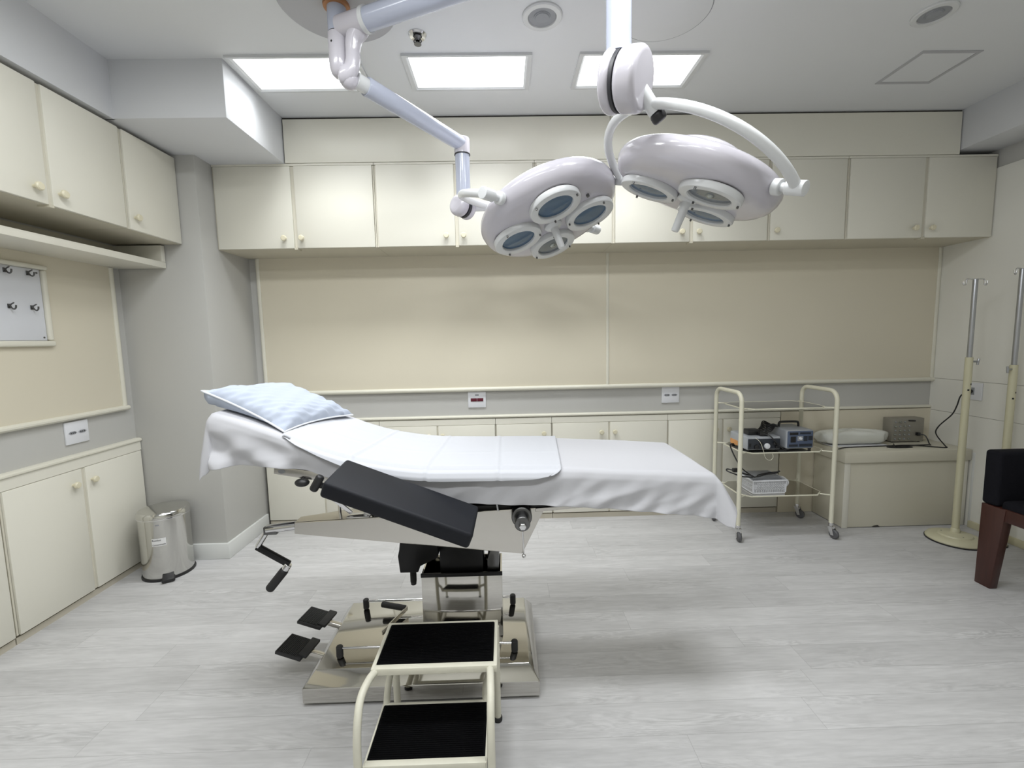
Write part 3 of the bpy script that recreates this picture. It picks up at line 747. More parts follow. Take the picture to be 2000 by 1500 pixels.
# hinge knob with pull pin
b = BM(); rod(b, (.050, 1.500, .702), (.050, 1.452, .702), .035, 32, .004); HK = part('hinge_knob', b, 'darkmetal', t)
b = BM(); rod(b, (.050, 1.452, .702), (.050, 1.405, .698), .026, 28, .004); part('knob_stem', b, 'darkmetal', HK)
b = BM(); rod(b, (.050, 1.407, .698), (.050, 1.385, .697), .0125, 6, .003); part('knob_tip', b, 'chrome', HK)
b = BM(); rod(b, (.052, 1.490, .668), (.056, 1.492, .552), .0028, 8); ball(b, (.056, 1.492, .548), .007); part('hanging_pin', b, 'chrome', t)
b = BM(); rod(b, (-.035, 1.49, .748), (-.030, 1.492, .712), .003, 8); part('cable_tie', b, 'wplastic', t)
# brake levers with rubber grips
for gx, gy in ((-.633, 1.895), (.018, 1.895), (-.640, 1.590), (.018, 1.590)):
    b = BM(); rod(b, (gx, gy, ZP+.037), (-.20, gy, ZP+.037), .0045, 12); BL = part('brake_lever', b, 'chrome', t)
    b = BM(); rod(b, (gx, gy, ZP+.001), (gx, gy, ZP+.047), .0128, 16, .006); part('lever_grip', b, 'rubber', BL)
# pump lever lying on the base
b = BM(); bar(b, (-.445, 1.845, ZP+.026), (-.505, 1.70, ZP+.022), .020, .006, (1, 0, 0)); PL = part('pump_lever', b, 'steel', t)
b = BM(); rod(b, (-.446, 1.842, ZP+.030), (-.556, 1.868, ZP+.036), .0125, 16, .005); part('lever_grip', b, 'rubber', PL)
# foot pedals
for py in (1.800, 1.618):
    ang = Matrix.Translation((-.695, py, .100)) @ Matrix.Rotation(R(-9), 4, 'Z') @ Matrix.Rotation(R(13), 4, 'Y')
    b = BM(); box(b, -.085, .04, -.010, .010, -.009, .009, .002, 2, ang); PD = part('pedal', b, 'steel', t)
    b = BM(); box(b, -.190, -.085, -.052, .052, -.006, .008, .003, 2, ang); box(b, -.105, -.070, -.040, .058, .002, .014, .003, 2, ang)
    for k in range(13): box(b, -.185+k*.0062, -.1815+k*.0062, -.047, .047, .007, .0112, 0, 1, ang)
    part('pedal_pad', b, 'rubber', PD)

# arm board clamped to the rail
t = thing('arm_board', 'black padded arm board clamped to the near side of the operating table', 'arm board', (-.52, 1.42, .80))
nl, bl = Vector((-.514, 1.245, .908)), Vector((-.487, 1.418, .929))
nr, br = Vector((-.104, 1.245, .749)), Vector((-.070, 1.418, .754))
ex = ((nr-nl)+(br-bl)).normalized(); L = ((nr-nl).length+(br-bl).length)/2
ey = ((bl-nl)+(br-nr)); ey = (ey-ex*ey.dot(ex)).normalized(); Wd = .172; ez = ex.cross(ey)
mm = Matrix((ex, ey, ez)).transposed().to_4x4(); mm.translation = nl
b = BM(); box(b, -.004, L+.004, -.002, Wd, -.052, .0, .011, 4, mm); part('pad', b, 'armvinyl', t)
b = BM(); box(b, .02, L-.03, .03, Wd-.03, -.060, -.0525, .001, 1, mm); bar(b, mm @ Vector((.06, .10, -.058)), Vector((-.535, 1.433, .836)), .024, .010, (0, 0, 1)); part('bracket', b, 'steel', t)
b = BM(); box(b, -.600, -.550, 1.422, 1.4725, .806, .842, .006); part('clamp', b, 'blackpaint', t)
b = BM(); rod(b, (-.588, 1.424, .838), (-.602, 1.405, .850), .010, 14); rod(b, (-.588, 1.402, .880), (-.616, 1.398, .832), .0135, 16, .008); part('clamp_handle', b, 'black', t)

# ------------------------------------------------------------------ linen
def nz(x, y, s=1.0):
    return (math.sin(3.1*x*s+1.7*y*s)+math.sin(5.3*y*s-2.2*x*s+1.3)+math.sin(7.9*x*s+6.1*y*s+.5)*.5)/2.5
HN = [(-.985, .185), (-.86, .135), (-.75, .100), (-.65, .078), (-.5, .074), (-.3, .090), (-.15, .108), (0, .114), (.2, .120), (.36, .126), (.6, .136), (.72, .146)]
def sheet_pt(s, u):
    """s along the bed in metres from the head hem, u across from the near hem"""
    pass
LE_H, LE_F = .185, .108       # end drops
b = BM()
NU, NV = 150, 84
xa, xb = HX0-.004, HX1
xs_tab = []
def sheet(i, j):
    # longitudinal parameter: end drop, top, end drop
    fu = i*NU
    if fu < 10: cx, ox = xa, -LE_H*(1-fu/10)
    elif fu > NU-10: cx, ox = xb, LE_F*((fu-(NU-10))/10)
    else: cx, ox = xa+(xb-xa)*(fu-10)/(NU-20), 0.0
    fv = j*NV
    hn = lerpt(HN, cx); hf = .12
    if fv < 22: cy, oy = NY0, -hn*(1-fv/22)
    elif fv > NV-14: cy, oy = NY1, hf*((fv-(NV-14))/14)
    else: cy, oy = NY0+(NY1-NY0)*(fv-22)/(NV-36), 0.0
    z = zt(cx)
    # rounded edge of the cushion
    e = min(cy-NY0, NY1-cy)
    z += .0016*nz(cx*2.3, cy*3.1)
    d = math.hypot(ox, oy)
    if d < 1e-6:
        r = .009
        if e < r: z -= r-math.sqrt(max(r*r-(r-e)**2, 0))
        return Vector((cx, cy, z))
    o = Vector((ox/d, oy/d, 0)); hmax = max(hn if oy < 0 else hf, .05)
    r = .009
    fall = max(abs(ox), abs(oy))+.22*min(abs(ox), abs(oy)); fl = .007*min(1, d/.02)
    k = min(d/.14, 1.2)
    al = cx*1.0
    if abs(oy) > 1e-6 and abs(ox) < 1e-6:
        w = .010*k*(.62-abs(math.sin(11*al+30*d+.4*math.sin(9*al))))+.007*k*(.6-abs(math.sin(23*al+38*d+1.1)))+.0035*k*math.sin(83*al+60*d)
        if cx < -.60: w += min(1, (-.60-cx)/.12)*(.015*k*math.sin(19*(al+.985)-46*d+2.2)+.007*k*math.sin(44*al+30*d))
        if cx > .25: w += .006*k*(.6-abs(math.sin(16*al+44*d)))
        fl += w+.05*d
    else:
        amt = abs(ox)/d
        fl += (.14 if ox < 0 else .50)*d*amt+.008*k*math.sin(16*cy+3)*amt+.05*d*(1-amt)
        fall *= .97 if amt > .5 else 1.0
    fl = max(fl, .002)
    return Vector((cx, cy, z-r))+o*(fl)+Vector((0, 0, -max(fall-r*.2, 0)*.985))
V = gridf(b, sheet, NU, NV)
o = single('bed_sheet', b, 'sheet', 'large white sheet draped over the whole operating table', 'sheet', angle=60)
md = o.modifiers.new('thick', 'SOLIDIFY'); md.thickness = .0016; md.offset = 1
md = o.modifiers.new('sub', 'SUBSURF'); md.levels = 1; md.render_levels = 1

# folded draw sheet on top
HD = [(-.735, .000), (-.68, .006), (-.6, .014), (-.52, .022), (-.4, .028), (-.2, .031), (-.05, .030), (.08, .026), (.15, .016), (.19, .006)]
b = BM(); NU2, NV2 = 240, 90
creases = [-.505, -.262, -.028]
def draw(i, j):
    fv = j*NV2
    yl = (fv-14)/(NV2-24)
    y = NY0+(NY1-NY0)*min(max(yl, 0), 1)
    a = (y-NY0)/(NY1-NY0)
    xl = -.735+.045*a-.012*math.sin(a*PI); xr = .186+.036*a
    # rounded near right corner
    if fv < 14: xr -= .030*(1-fv/14)**2
    x = xl+(xr-xl)*i
    z = zt(x)+.0016*nz(x*2.3, y*3.1)+.0064
    e = min(y-NY0, NY1-y); r = .009
    if e < r: z -= r-math.sqrt(max(r*r-(r-e)**2, 0))
    for c in creases:
        cc = c+.10*(a-.2)*(-c*.9)
        z += .0026*math.exp(-((x-cc)/.006)**2)-.0012*math.exp(-((x-cc-.012)/.008)**2)
    z += .0022*math.exp(-((y-1.66-.02*x)/.006)**2)
    if x < -.2: z += .0016*math.exp(-((y-1.80)/.006)**2)
    if i < .02 or i > .985 : z += .0012
    if fv < 14:
        d = lerpt(HD, x)*(1-fv/14)
        bulge = .015+.012*min(1, d/.02)
        return Vector((x, y-bulge*min(1, d/.006)-.10*d, z-d))
    if fv > NV2-10:
        d = .10*(fv-(NV2-10))/10
        return Vector((x, y+.024*min(1, d/.008)+.1*d, z-d))
    return Vector((x, y, z))
gridf(b, draw, NU2, NV2)
o = single('draw_sheet', b, 'towel', 'smaller white folded draw sheet laid across the middle of the bed', 'sheet', angle=60)
md = o.modifiers.new('thick', 'SOLIDIFY'); md.thickness = .0026; md.offset = 1

# pillow
t = thing('pillow', 'pale blue-white pillow on the raised head end of the bed', 'pillow', (-.83, 1.71, 1.05))
PA, PB, PC, PD_ = Vector((-1.000, 1.492, 1.150)), Vector((-.738, 1.492, 1.006)), Vector((-.655, 1.925, .988)), Vector((-.950, 1.930, 1.128))
def pseam(a, c):
    """a along AB (-1..1), c across (-1..1); sides pulled in between the corners"""
    s, q = (a+1)/2, (c+1)/2
    p = PA*(1-s)*(1-q)+PB*s*(1-q)+PC*s*q+PD_*(1-s)*q
    n = Vector((.46, 0, .89))
    pull = .020
    ax = (PB-PA).normalized(); cy = (PD_-PA).normalized()
    p += cy*(pull*(1-a*a)*(-c))*abs(c)+ax*(pull*(1-c*c)*(-a))*abs(a)
    return p
def bed_surf(p):
    return zt(p.x)+.0115
def pil(a, c, top):
    p = pseam(a, c)
    sh = ((1-a**4)**.6)*((1-c**4)**.6)
    edge = max(abs(a), abs(c))
    n = Vector((.46, .0, .89)).normalized()
    if top:
        wr = (.007*math.sin(15*a+7*c)+.007*math.sin(26*c-5*a+1)*(.4+.6*(a > .2))+.005*math.sin(33*a-17*c))*(sh**.5)*(.25+.75*edge**2)*(1-sh*.5)
        h = .046*sh+wr
        return p+n*h
    sb = ((1-abs(a)**10)**.5)*((1-abs(c)**12)**.5)
    wr = .004*math.sin(23*a+4*c)*sb*(edge**3)
    q = p-n*(.052*sb+wr)
    q.z = max(q.z, bed_surf(q)+.002) if q.x > -.975 else max(q.z, 1.098+(q.x+.975)*-.2)
    return q
for top in (True, False): pass
b = BM(); NP = 46
gridf(b, lambda i, j: pil(2*i-1, 2*j-1, True), NP, NP)
gridf(b, lambda i, j: pil(2*i-1, 2*j-1, False), NP, NP)
bmesh.ops.remove_doubles(b, verts=b.verts, dist=.0005)
part('pillowcase', b, 'pillow', t, angle=75)
b = BM(); ring = []
for k in range(40): ring.append(pseam(-1+2*k/40, -1))
for k in range(40): ring.append(pseam(1, -1+2*k/40))
for k in range(40): ring.append(pseam(1-2*k/40, 1))
for k in range(40): ring.append(pseam(-1, 1-2*k/40))
tube(b, ring, .0032, 8, True); part('piping', b, 'piping', t)

# ------------------------------------------------------------------ step stool
t = thing('step_stool', 'cream tubular two-step stool with black treads in front of the table base', 'step stool', (-.22, 1.23, 0))
def tread(x0, x1, y0, y1, z, fw):
    b = BM(); box(b, x0, x1, y0, y1, z-.012, z, .003); 
    for k in range(26): box(b, x0+.006, x1-.006, y0+.004+k*(y1-y0-.008)/26, y0+.0065+k*(y1-y0-.008)/26, z-.001, z+.0016)
    TR = part('tread', b, 'blackrug', t)
    b = BM()
    box(b, x0-.006, x1+.006, y0-.020, y0-.0005, z-.024, z-.002, .003); box(b, x0-.006, x1+.006, y1+.0005, y1+.012, z-.024, z-.002, .003)
    box(b, x0-fw, x0-.0005, y0-.020, y1+.012, z-.024, z-.002, min(.003, fw*.3)); box(b, x1+.0005, x1+fw, y0-.020, y1+.012, z-.024, z-.002, min(.003, fw*.3))
    part('tread_frame', b, 'oldcream', t)
UX0, UX1, UY0, UY1, UZ = -.392, -.050, 1.232, 1.414, .362
LX0, LX1, LY0, LY1, LZ = -.392, -.074, 1.108, 1.288, .182
tread(UX0, UX1, UY0, UY1, UZ, .012); tread(LX0, LX1, LY0, LY1, LZ, .006)
for sx, xx in ((-1, LX0-.0185), (1, LX1+.0185)):
    xt = UX0+.004 if sx < 0 else UX1-.010
    b = BM(); tube(b, catmull([(xt, UY0-.004, UZ-.014), (xt+(xx-xt)*.6, UY0-.040, UZ-.016), (xx, UY0-.088, UZ-.030), (xx, UY0-.122, UZ-.064), (xx, 1.094, UZ-.12), (xx, 1.091, .18), (xx, 1.091, .08), (xx, 1.091, .012)], 8), .0108, 14)
    lg = part('leg', b, 'oldcream', t)
    b = BM(); rod(b, (xx, 1.091, 0), (xx, 1.091, .016), .0140, 16, .003); part('foot_cap', b, 'rubber', lg)
    xr = UX0+.006 if sx < 0 else UX1+.004
    b = BM(); rod(b, (xr, UY1+.002, UZ-.02), (xr, UY1+.002, .012), .0115, 14); lg = part('leg', b, 'oldcream', t)
    b = BM(); rod(b, (xr, UY1+.002, 0), (xr, UY1+.002, .016), .0150, 16, .003); part('foot_cap', b, 'rubber', lg)
    b = BM(); xm = LX0+.004 if sx < 0 else LX1-.004
    tube(b, catmull([(xr, UY1-.006, UZ-.075), (xr, UY1-.02, UZ-.105), (xm, LY1+.035, LZ+.03), (xm, LY1+.006, LZ-.018)], 6), .0105, 12); part('brace', b, 'oldcream', t)

# ------------------------------------------------------------------ pedal bin
t = thing('pedal_bin', 'polished steel pedal bin with a paper label beside the grey pillar', 'bin', (-1.965, 2.522, 0))
r0 = .121
b = BM(); lathe(b, [(0, .012), (r0, .012), (r0, .345), (r0-.003, .348), (0, .348)], 64); part('bin_body', b, 'binsteel', t, world=False)
b = BM(); lathe(b, [(0, .0), (r0+.006, .0), (r0+.007, .006), (r0+.004, .014), (0, .014)], 64); part('base_ring', b, 'black', t, world=False)
b = BM(); lathe(b, [(0, .349), (r0+.004, .349), (r0+.005, .353), (r0+.003, .372), (r0-.004, .381), (r0-.03, .388), (r0-.07, .393), (0, .395)], 64); part('lid', b, 'binsteel', t, world=False)
b = BM(); lathe(b, [(r0-.001, .3455), (r0+.0055, .3455), (r0+.0065, .3485), (r0+.0055, .3515), (r0-.001, .3515)], 64); part('lid_rim', b, 'chrome', t, world=False)
fa = math.atan2(-2.522, 1.965)-.06         # the pedal faces the camera
fm = Matrix.Rotation(fa, 4, 'Z')
b = BM(); box(b, r0-.03, r0+.045, -.030, .030, .006, .022, .004, 2, fm); prism(b, [(r0-.004, -.026, .022), (r0+.040, -.026, .022), (r0+.000, -.026, .040)], (0, .052, 0), .001, 1, fm); part('pedal', b, 'black', t, world=False)
def curved(bm, a0, a1, z0, z1, r, n=14):
    gridf(bm, lambda i, j: Vector((r*math.cos(a0+(a1-a0)*i), r*math.sin(a0+(a1-a0)*i), z0+(z1-z0)*j)), n, 1)
la = fa-.25
b = BM(); curved(b, la-.25, la+.29, .203, .247, r0+.0010)
lab = part('label_sticker', b, 'paper', t, world=False)
def text_on_bin(s, size, z, a_left, m='ink', parent=lab, bold=.012):
    cu = bpy.data.curves.new('txt', 'FONT'); cu.body = s; cu.size = size; cu.offset = bold*size; cu.resolution_u = 2
    tmp = bpy.data.objects.new('txt', cu); COL.objects.link(tmp)
    dg = bpy.context.evaluated_depsgraph_get()
    me = bpy.data.meshes.new_from_object(tmp.evaluated_get(dg)); bpy.data.objects.remove(tmp)
    for v in me.vertices:
        a = a_left+v.co.x/r0; rr = r0+.0017
        v.co = Vector((rr*math.cos(a), rr*math.sin(a), z+v.co.y))
    me.materials.append(M[m]); o = bpy.data.objects.new('lettering', me); COL.objects.link(o); o.parent = parent
    return o
text_on_bin('Resíduo', .0130, .2325, la-.235); text_on_bin('Contaminado', .0112, .2080, la-.235)
b = BM(); curved(b, fa-.30, fa-.17, .318, .324, r0+.0008); part('maker_mark', b, 'gplastic', t, world=False)

# ------------------------------------------------------------------ trolley
t = thing('instrument_trolley', 'cream tubular trolley with three steel shelves on castors by the storage bench', 'trolley', (1.76, 2.87, 0))
TXL, TXR, TY0, TY1, TZ = 1.462, 2.058, 2.705, 3.035, .938
def arch(x):
    rc = .060; p = [(x, TY0, .078), (x, TY0, TZ-rc)]
    for k in range(1, 7):
        a = PI/2*k/6; p.append((x, TY0+rc*(1-math.cos(a)), TZ-rc+rc*math.sin(a)))
    for k in range(0, 7):
        a = PI/2*k/6; p.append((x, TY1-rc+rc*math.sin(a), TZ-rc+rc*math.cos(a)))
    p.append((x, TY1, .078))
    b = BM(); tube(b, p, .0132, 16); return part('side_frame', b, 'creamtube', t)
arch(TXL); arch(TXR)
for z in (.838, .560, .280):
    c = .055
    x0, x1, y0, y1 = TXL+.032, TXR-.032, TY0+.012, TY1-.012
    poly = [(x0+c, y0), (x1-c, y0), (x1, y0+c), (x1, y1-c), (x1-c, y1), (x0+c, y1), (x0, y1-c), (x0, y0+c)]
    b = BM(); prism(b, [(x, y, z-.004) for x, y in poly], (0, 0, .003)); SH = part('shelf', b, 'mirror', t)
    b = BM(); tube(b, [(x, y, z-.004) for x, y in poly], .0045, 8, True); part('shelf_edge', b, 'creamtube', SH)
    for lx, sx in ((TXL, x0), (TXR, x1)):
        for ly, sy in ((TY0, y0+c*.45), (TY1, y1-c*.45)):
            b = BM(); rod(b, (lx, ly, z-.004), (sx+(.024 if lx == TXL else -.024), sy, z-.004), .0042, 8); part('shelf_bracket', b, 'creamtube', SH)
for x, y, a in ((TXL, TY0, -100), (TXR, TY0, -70), (TXR, TY1, -60), (TXL, TY1, -110)):
    d = Vector((math.cos(R(a)), math.sin(R(a)), 0)); s = Vector((-d.y, d.x, 0)); base = Vector((x, y, 0))
    b = BM(); rod(b, base+Vector((0, 0, .098)), base+Vector((0, 0, .072)), .014, 16, .002)
    for k in (-1, 1):
        q = [base+Vector((0, 0, .078))+s*k*.015-d*.012, base+Vector((0, 0, .078))+s*k*.015+d*.016, base+d*.030+s*k*.015+Vector((0, 0, .026)), base+d*.012+s*k*.015+Vector((0, 0, .024))]
        prism(b, q, s*k*.003)
    box(b, -.015, .018, -.017, .017, .074, .079, .001, 1, Matrix.Translation(base) @ Matrix.Rotation(R(a), 4, 'Z')); CA = part('castor', b, 'chrome', t)
    b = BM(); lathe(b, [(0, -.012), (.017, -.012), (.024, -.011), (.029, -.006), (.030, 0), (.029, .006), (.024, .011), (.017, .012), (0, .012)], 28, align(base+d*.022+Vector((0, 0, .030)), s)); part('wheel', b, 'wheel', CA)

# electronics on the trolley
def rbox(bm, x0, x1, y0, y1, z0, z1, bev, Mx=None): return box(bm, x0, x1, y0, y1, z0, z1, bev, 3, Mx)
t = thing('medical_console', 'pale grey console with a dark front panel on the trolley middle shelf', 'medical device', (1.64, 2.86, .561))
b = BM(); rbox(b, 1.527, 1.742, 2.750, 2.965, .568, .652, .008); part('case', b, 'devgrey', t)
b = BM(); rbox(b, 1.533, 1.737, 2.7455, 2.753, .574, .640, .003); FP = part('front_panel', b, 'devdark', t)
b = BM(); box(b, 1.538, 1.550, 2.744, 2.747, .590, .612, .001); part('rocker_switch', b, 'ink', FP)
for x, z, r in ((1.585, .590, .016), (1.612, .612, .010), (1.652, .594, .018), (1.700, .612, .012), (1.712, .588, .009)):
    b = BM(); lathe(b, [(0, 0), (r, 0), (r*.9, .010), (r*.5, .012), (0, .012)], 24, align((x, 2.7455, z), (0, -1, 0))); part('dial', b, 'black' if r != .018 else 'wplastic', FP)
b = BM(); box(b, 1.5255, 1.528, 2.86, 2.955, .572, .604, .0006, 1); part('warning_label', b, 'orange', t, label='orange warning label')
for x in (1.545, 1.725):
    for y in (2.765, 2.95):
        b = BM(); rod(b, (x, y, .561), (x, y, .569), .009, 12); part('rubber_foot', b, 'rubber', t)
t = thing('blue_panel_monitor', 'dark blue-panelled console next to the pale grey one on the trolley', 'medical device', (1.865, 2.87, .561))
b = BM(); rbox(b, 1.778, 1.954, 2.750, 2.965, .569, .690, .012); part('case', b, 'devgrey', t)
b = BM(); rbox(b, 1.785, 1.947, 2.7455, 2.754, .577, .684, .004); FP = part('front_panel', b, 'devblue', t)
for x0, x1, z0, z1, m in ((1.792, 1.850, .585, .600, 'devdark'), (1.858, 1.940, .585, .602, 'devdark'), (1.802, 1.836, .612, .650, 'black'), (1.846, 1.880, .622, .652, 'gplastic'), (1.886, 1.910, .620, .652, 'devdark'), (1.914, 1.942, .624, .652, 'devdark'), (1.795, 1.850, .660, .676, 'black'), (1.86, 1.93, .664, .676, 'devdark')):
    b = BM(); box(b, x0, x1, 2.7435, 2.747, z0, z1, .001, 1); part('control_block', b, m, FP)
b = BM(); lathe(b, [(0, 0), (.009, 0), (.008, .008), (0, .008)], 20, align((1.863, 2.7435, .638), (0, -1, 0))); part('port', b, 'wplastic', FP)
b = BM(); tube(b, catmull([(1.80, 2.87, .689), (1.803, 2.87, .715), (1.82, 2.87, .722), (1.91, 2.87, .722), (1.928, 2.87, .715), (1.931, 2.87, .689)], 6), .007, 10); part('carry_handle', b, 'black', t)
for x in (1.795, 1.938):
    for y in (2.765, 2.95):
        b = BM(); rod(b, (x, y, .561), (x, y, .570), .009, 12); part('rubber_foot', b, 'rubber', t)
# adapter and cables on the consoles
t = thing('power_adapter', 'black power adapter and coiled cables on top of the pale grey console', 'power adapter', (1.62, 2.84, .653))
b = BM(); rbox(b, 1.560, 1.640, 2.80, 2.86, .653, .688, .006); rbox(b, 1.618, 1.668, 2.762, 2.800, .653, .676, .005); part('adapter', b, 'black', t)
b = BM()
for k in range(5):
    z = .658+.007*k; sh = .01*k
    tube(b, catmull([(1.650+sh, 2.82, z+.004), (1.70, 2.80+sh, z+.016), (1.742, 2.83, z+.030), (1.764, 2.86-sh, .700), (1.764, 2.89, .700), (1.738, 2.90+sh, z+.030), (1.68, 2.89-sh*.6, z+.010), (1.640+sh, 2.86, z+.004)], 5, True), .0042, 7, True)
part('cable_coil', b, 'black', t)
b = BM(); tube(b, catmull([(1.63, 2.775, .666), (1.66, 2.745, .664), (1.682, 2.728, .640), (1.712, 2.724, .606), (1.748, 2.726, .575), (1.765, 2.735, .568)], 7), .0036, 8); part('cable', b, 'black', t)
b = BM(); tube(b, catmull([(1.573, 2.742, .650), (1.590, 2.716, .628), (1.603, 2.700, .580), (1.610, 2.696, .548), (1.625, 2.697, .522), (1.652, 2.700, .516), (1.668, 2.702, .533), (1.665, 2.705, .553)], 7), .0013, 6)
single('thin_tube', b, 'creamtube', 'thin clear tube looping down in front of the pale grey console', 'tube')
b = BM(); tube(b, catmull([(1.5195, 2.90, .576), (1.503, 2.89, .577), (1.484, 2.872, .568), (1.475, 2.80, .52), (1.490, 2.74, .46), (1.535, 2.72, .420), (1.560, 2.71, .405)], 7), .0042, 8)
tube(b, catmull([(1.560, 2.71, .405), (1.60, 2.73, .402), (1.66, 2.76, .405), (1.715, 2.74, .418), (1.745, 2.76, .424), (1.755, 2.78, .414), (1.70, 2.80, .402), (1.62, 2.77, .400), (1.58, 2.735, .398), (1.50, 2.738, .402), (1.450, 2.750, .418), (1.418, 2.775, .430), (1.430, 2.795, .436), (1.475, 2.77, .428), (1.53, 2.75, .412), (1.575, 2.76, .398)], 6), .0042, 8)
CB = single('hanging_cable', b, 'black', 'black power cord hanging from the middle shelf onto the white basket', 'cord')
b = BM(); rbox(b, 1.452, 1.486, 2.760, 2.785, .422, .446, .004); o = finish('plug', b, 'black'); o.parent = CB

# basket
t = thing('plastic_basket', 'white perforated plastic basket on the trolley bottom shelf', 'basket', (1.68, 2.84, .2795))
bx0, bx1, by0, by1, bz0, bz1 = 1.566, 1.792, 2.738, 2.945, .2795, .372
def lattice(bm, p, du, dv, nrm, nu, nv, th):
    """perforated wall: frame of ribs both ways"""
    p, du, dv, nrm = map(Vector, (p, du, dv, nrm))
    for k in range(nu+1):
        a = p+du*(k/nu); w = du.normalized()*(.0050 if 0 < k < nu else .007)
        prism(bm, [a-w, a+w, a+w+dv, a-w+dv], nrm*th)
    for k in range(nv+1):
        a = p+dv*(k/nv); w = dv.normalized()*(.0050 if 0 < k < nv else .010)
        prism(bm, [a-w, a-w+du, a+w+du, a+w], nrm*th)
b = BM(); ti = .010
lattice(b, (bx0+ti, by0+ti, bz0+.012), (bx1-bx0-2*ti, 0, 0), (0, -ti*.6, bz1-bz0-.02), (0, 1, 0), 14, 5, .0022)
lattice(b, (bx0+ti, by1-ti, bz0+.012), (bx1-bx0-2*ti, 0, 0), (0, ti*.6, bz1-bz0-.02), (0, -1, 0), 14, 5, .0022)
lattice(b, (bx0+ti, by0+ti, bz0+.012), (0, by1-by0-2*ti, 0), (-ti*.6, 0, bz1-bz0-.02), (1, 0, 0), 12, 5, .0022)
lattice(b, (bx1-ti, by0+ti, bz0+.012), (0, by1-by0-2*ti, 0), (ti*.6, 0, bz1-bz0-.02), (-1, 0, 0), 12, 5, .0022)
part('basket_wall', b, 'wplastic', t)
b = BM(); box(b, bx0+ti, bx1-ti, by0+ti, by1-ti, bz0, bz0+.010, .003); part('basket_floor', b, 'wplastic', t)
b = BM()
rim = [(bx0, by0), (bx1, by0), (bx1, by1), (bx0, by1)]
box(b, bx0-.002, bx1+.002, by0-.002, by0+.006, bz1-.008, bz1, .002); box(b, bx0-.002, bx1+.002, by1-.006, by1+.002, bz1-.008, bz1, .002)
box(b, bx0-.002, bx0+.006, by0, by1, bz1-.008, bz1, .002); box(b, bx1-.006, bx1+.002, by0, by1, bz1-.008, bz1, .002)
prism(b, [(bx1+.001, by0+.06, bz1-.003), (bx1+.001, by1-.06, bz1-.003), (bx1+.024, by1-.07, bz1-.012), (bx1+.024, by0+.07, bz1-.012)], (0, 0, .003))
part('basket_rim', b, 'wplastic', t)
b = BM(); rbox(b, 1.592, 1.766, 2.775, 2.915, .2905, .385, .006); single('grey_case', b, 'gplastic', 'grey box lying inside the white perforated basket', 'box')
b = BM(); tube(b, catmull([(1.800, 2.84, .300), (1.815, 2.80, .310), (1.832, 2.80, .338), (1.826, 2.85, .356), (1.806, 2.87, .340), (1.800, 2.90, .300)], 6), .006, 8)
single('clear_hose', b, 'wplastic', 'short pale hose curled beside the white basket', 'hose')

# ------------------------------------------------------------------ storage bench
t = thing('storage_bench', 'low cream storage bench with a thick top in the far right corner', 'bench', (2.63, 2.97, 0))
b = BM(); box(b, 2.214, 3.056, 2.814, 3.1215, .446, .519, .004); part('bench_top', b, 'benchm', t)
b = BM(); box(b, 2.226, 3.045, 2.832, 3.118, .004, .446, .002); part('bench_body', b, 'benchm', t)
b = BM(); box(b, 2.224, 2.262, 2.826, 2.8325, .001, .4455, .002); box(b, 3.02, 3.050, 2.826, 2.8325, .001, .4455, .002); part('corner_post', b, 'door', t)
b = BM()
prism(b, [(2.43, 2.8312, .0045), (2.445, 2.8312, .012), (2.47, 2.8312, .015), (2.485, 2.8312, .0045)], (0, -.002, 0)); part('chipped_edge', b, 'gap', t)

# wrapped bundle on the bench
def lump(bm, c, rx, ry, rz, seed, flat=.0):
    rr = random.Random(seed); ph = [rr.uniform(0, 6) for _ in range(6)]
    def f(i, j):
        a = 2*PI*j; z = math.cos(PI*i); s = math.sin(PI*i)
        q = .5*(1+math.copysign(abs(z)**.5, z))
        k = 1+.04*math.sin(5*a+ph[0]+3*z)+.03*math.sin(9*a+ph[1]-4*z)
        cs = math.copysign(abs(math.cos(a))**.6, math.cos(a)); sn = math.copysign(abs(math.sin(a))**.6, math.sin(a))
        sp = abs(s)**.55
        return Vector((c[0]+rx*sp*k*cs, c[1]+ry*sp*k*sn, c[2]+2*rz*q*(1+.04*math.sin(4*a+ph[2]))))
    gridf(bm, f, 18, 40, True)
t = thing('wrapped_bundle', 'flat white bundle in crinkled clear plastic on the storage bench', 'bundle', (2.42, 3.0, .519))
b = BM(); lump(b, (2.415, 3.030, .5285), .232, .076, .047, 3); part('plastic_wrap', b, 'wrap', t, angle=60)
b = BM(); box(b, 2.235, 2.61, 2.952, 3.115, .5195, .5275, .003); part('tray', b, 'wplastic', t)
t = thing('control_box', 'dull metal switch box with small knobs on the bench by the corner', 'control box', (2.826, 3.078, .5195))
b = BM(); box(b, 2.712, 2.940, 3.040, 3.117, .5255, .690, .003); part('case', b, 'boxmetal', t)
for i in range(4):
    for j in range(5):
        if i == 3 and j > 3: continue
        b = BM(); rod(b, (2.734+i*.033, 3.040, .545+j*.030), (2.734+i*.033, 3.032, .545+j*.030), .0075 if (i+j) % 2 else .005, 10, .001); part('knob', b, ('gplastic', 'reflector')[(i+j) % 2], t)
b = BM(); rod(b, (2.825, 3.036, .675), (2.872, 3.036, .672), .005, 8, .002); part('toggle', b, 'black', t)
b = BM(); box(b, 2.882, 2.904, 3.022, 3.041, .568, .590, .002); part('plug', b, 'black', t)
for x in (2.73, 2.92):
    for y in (3.055, 3.10):
        b = BM(); rod(b, (x, y, .5193), (x, y, .526), .007, 10); part('rubber_foot', b, 'rubber', t)
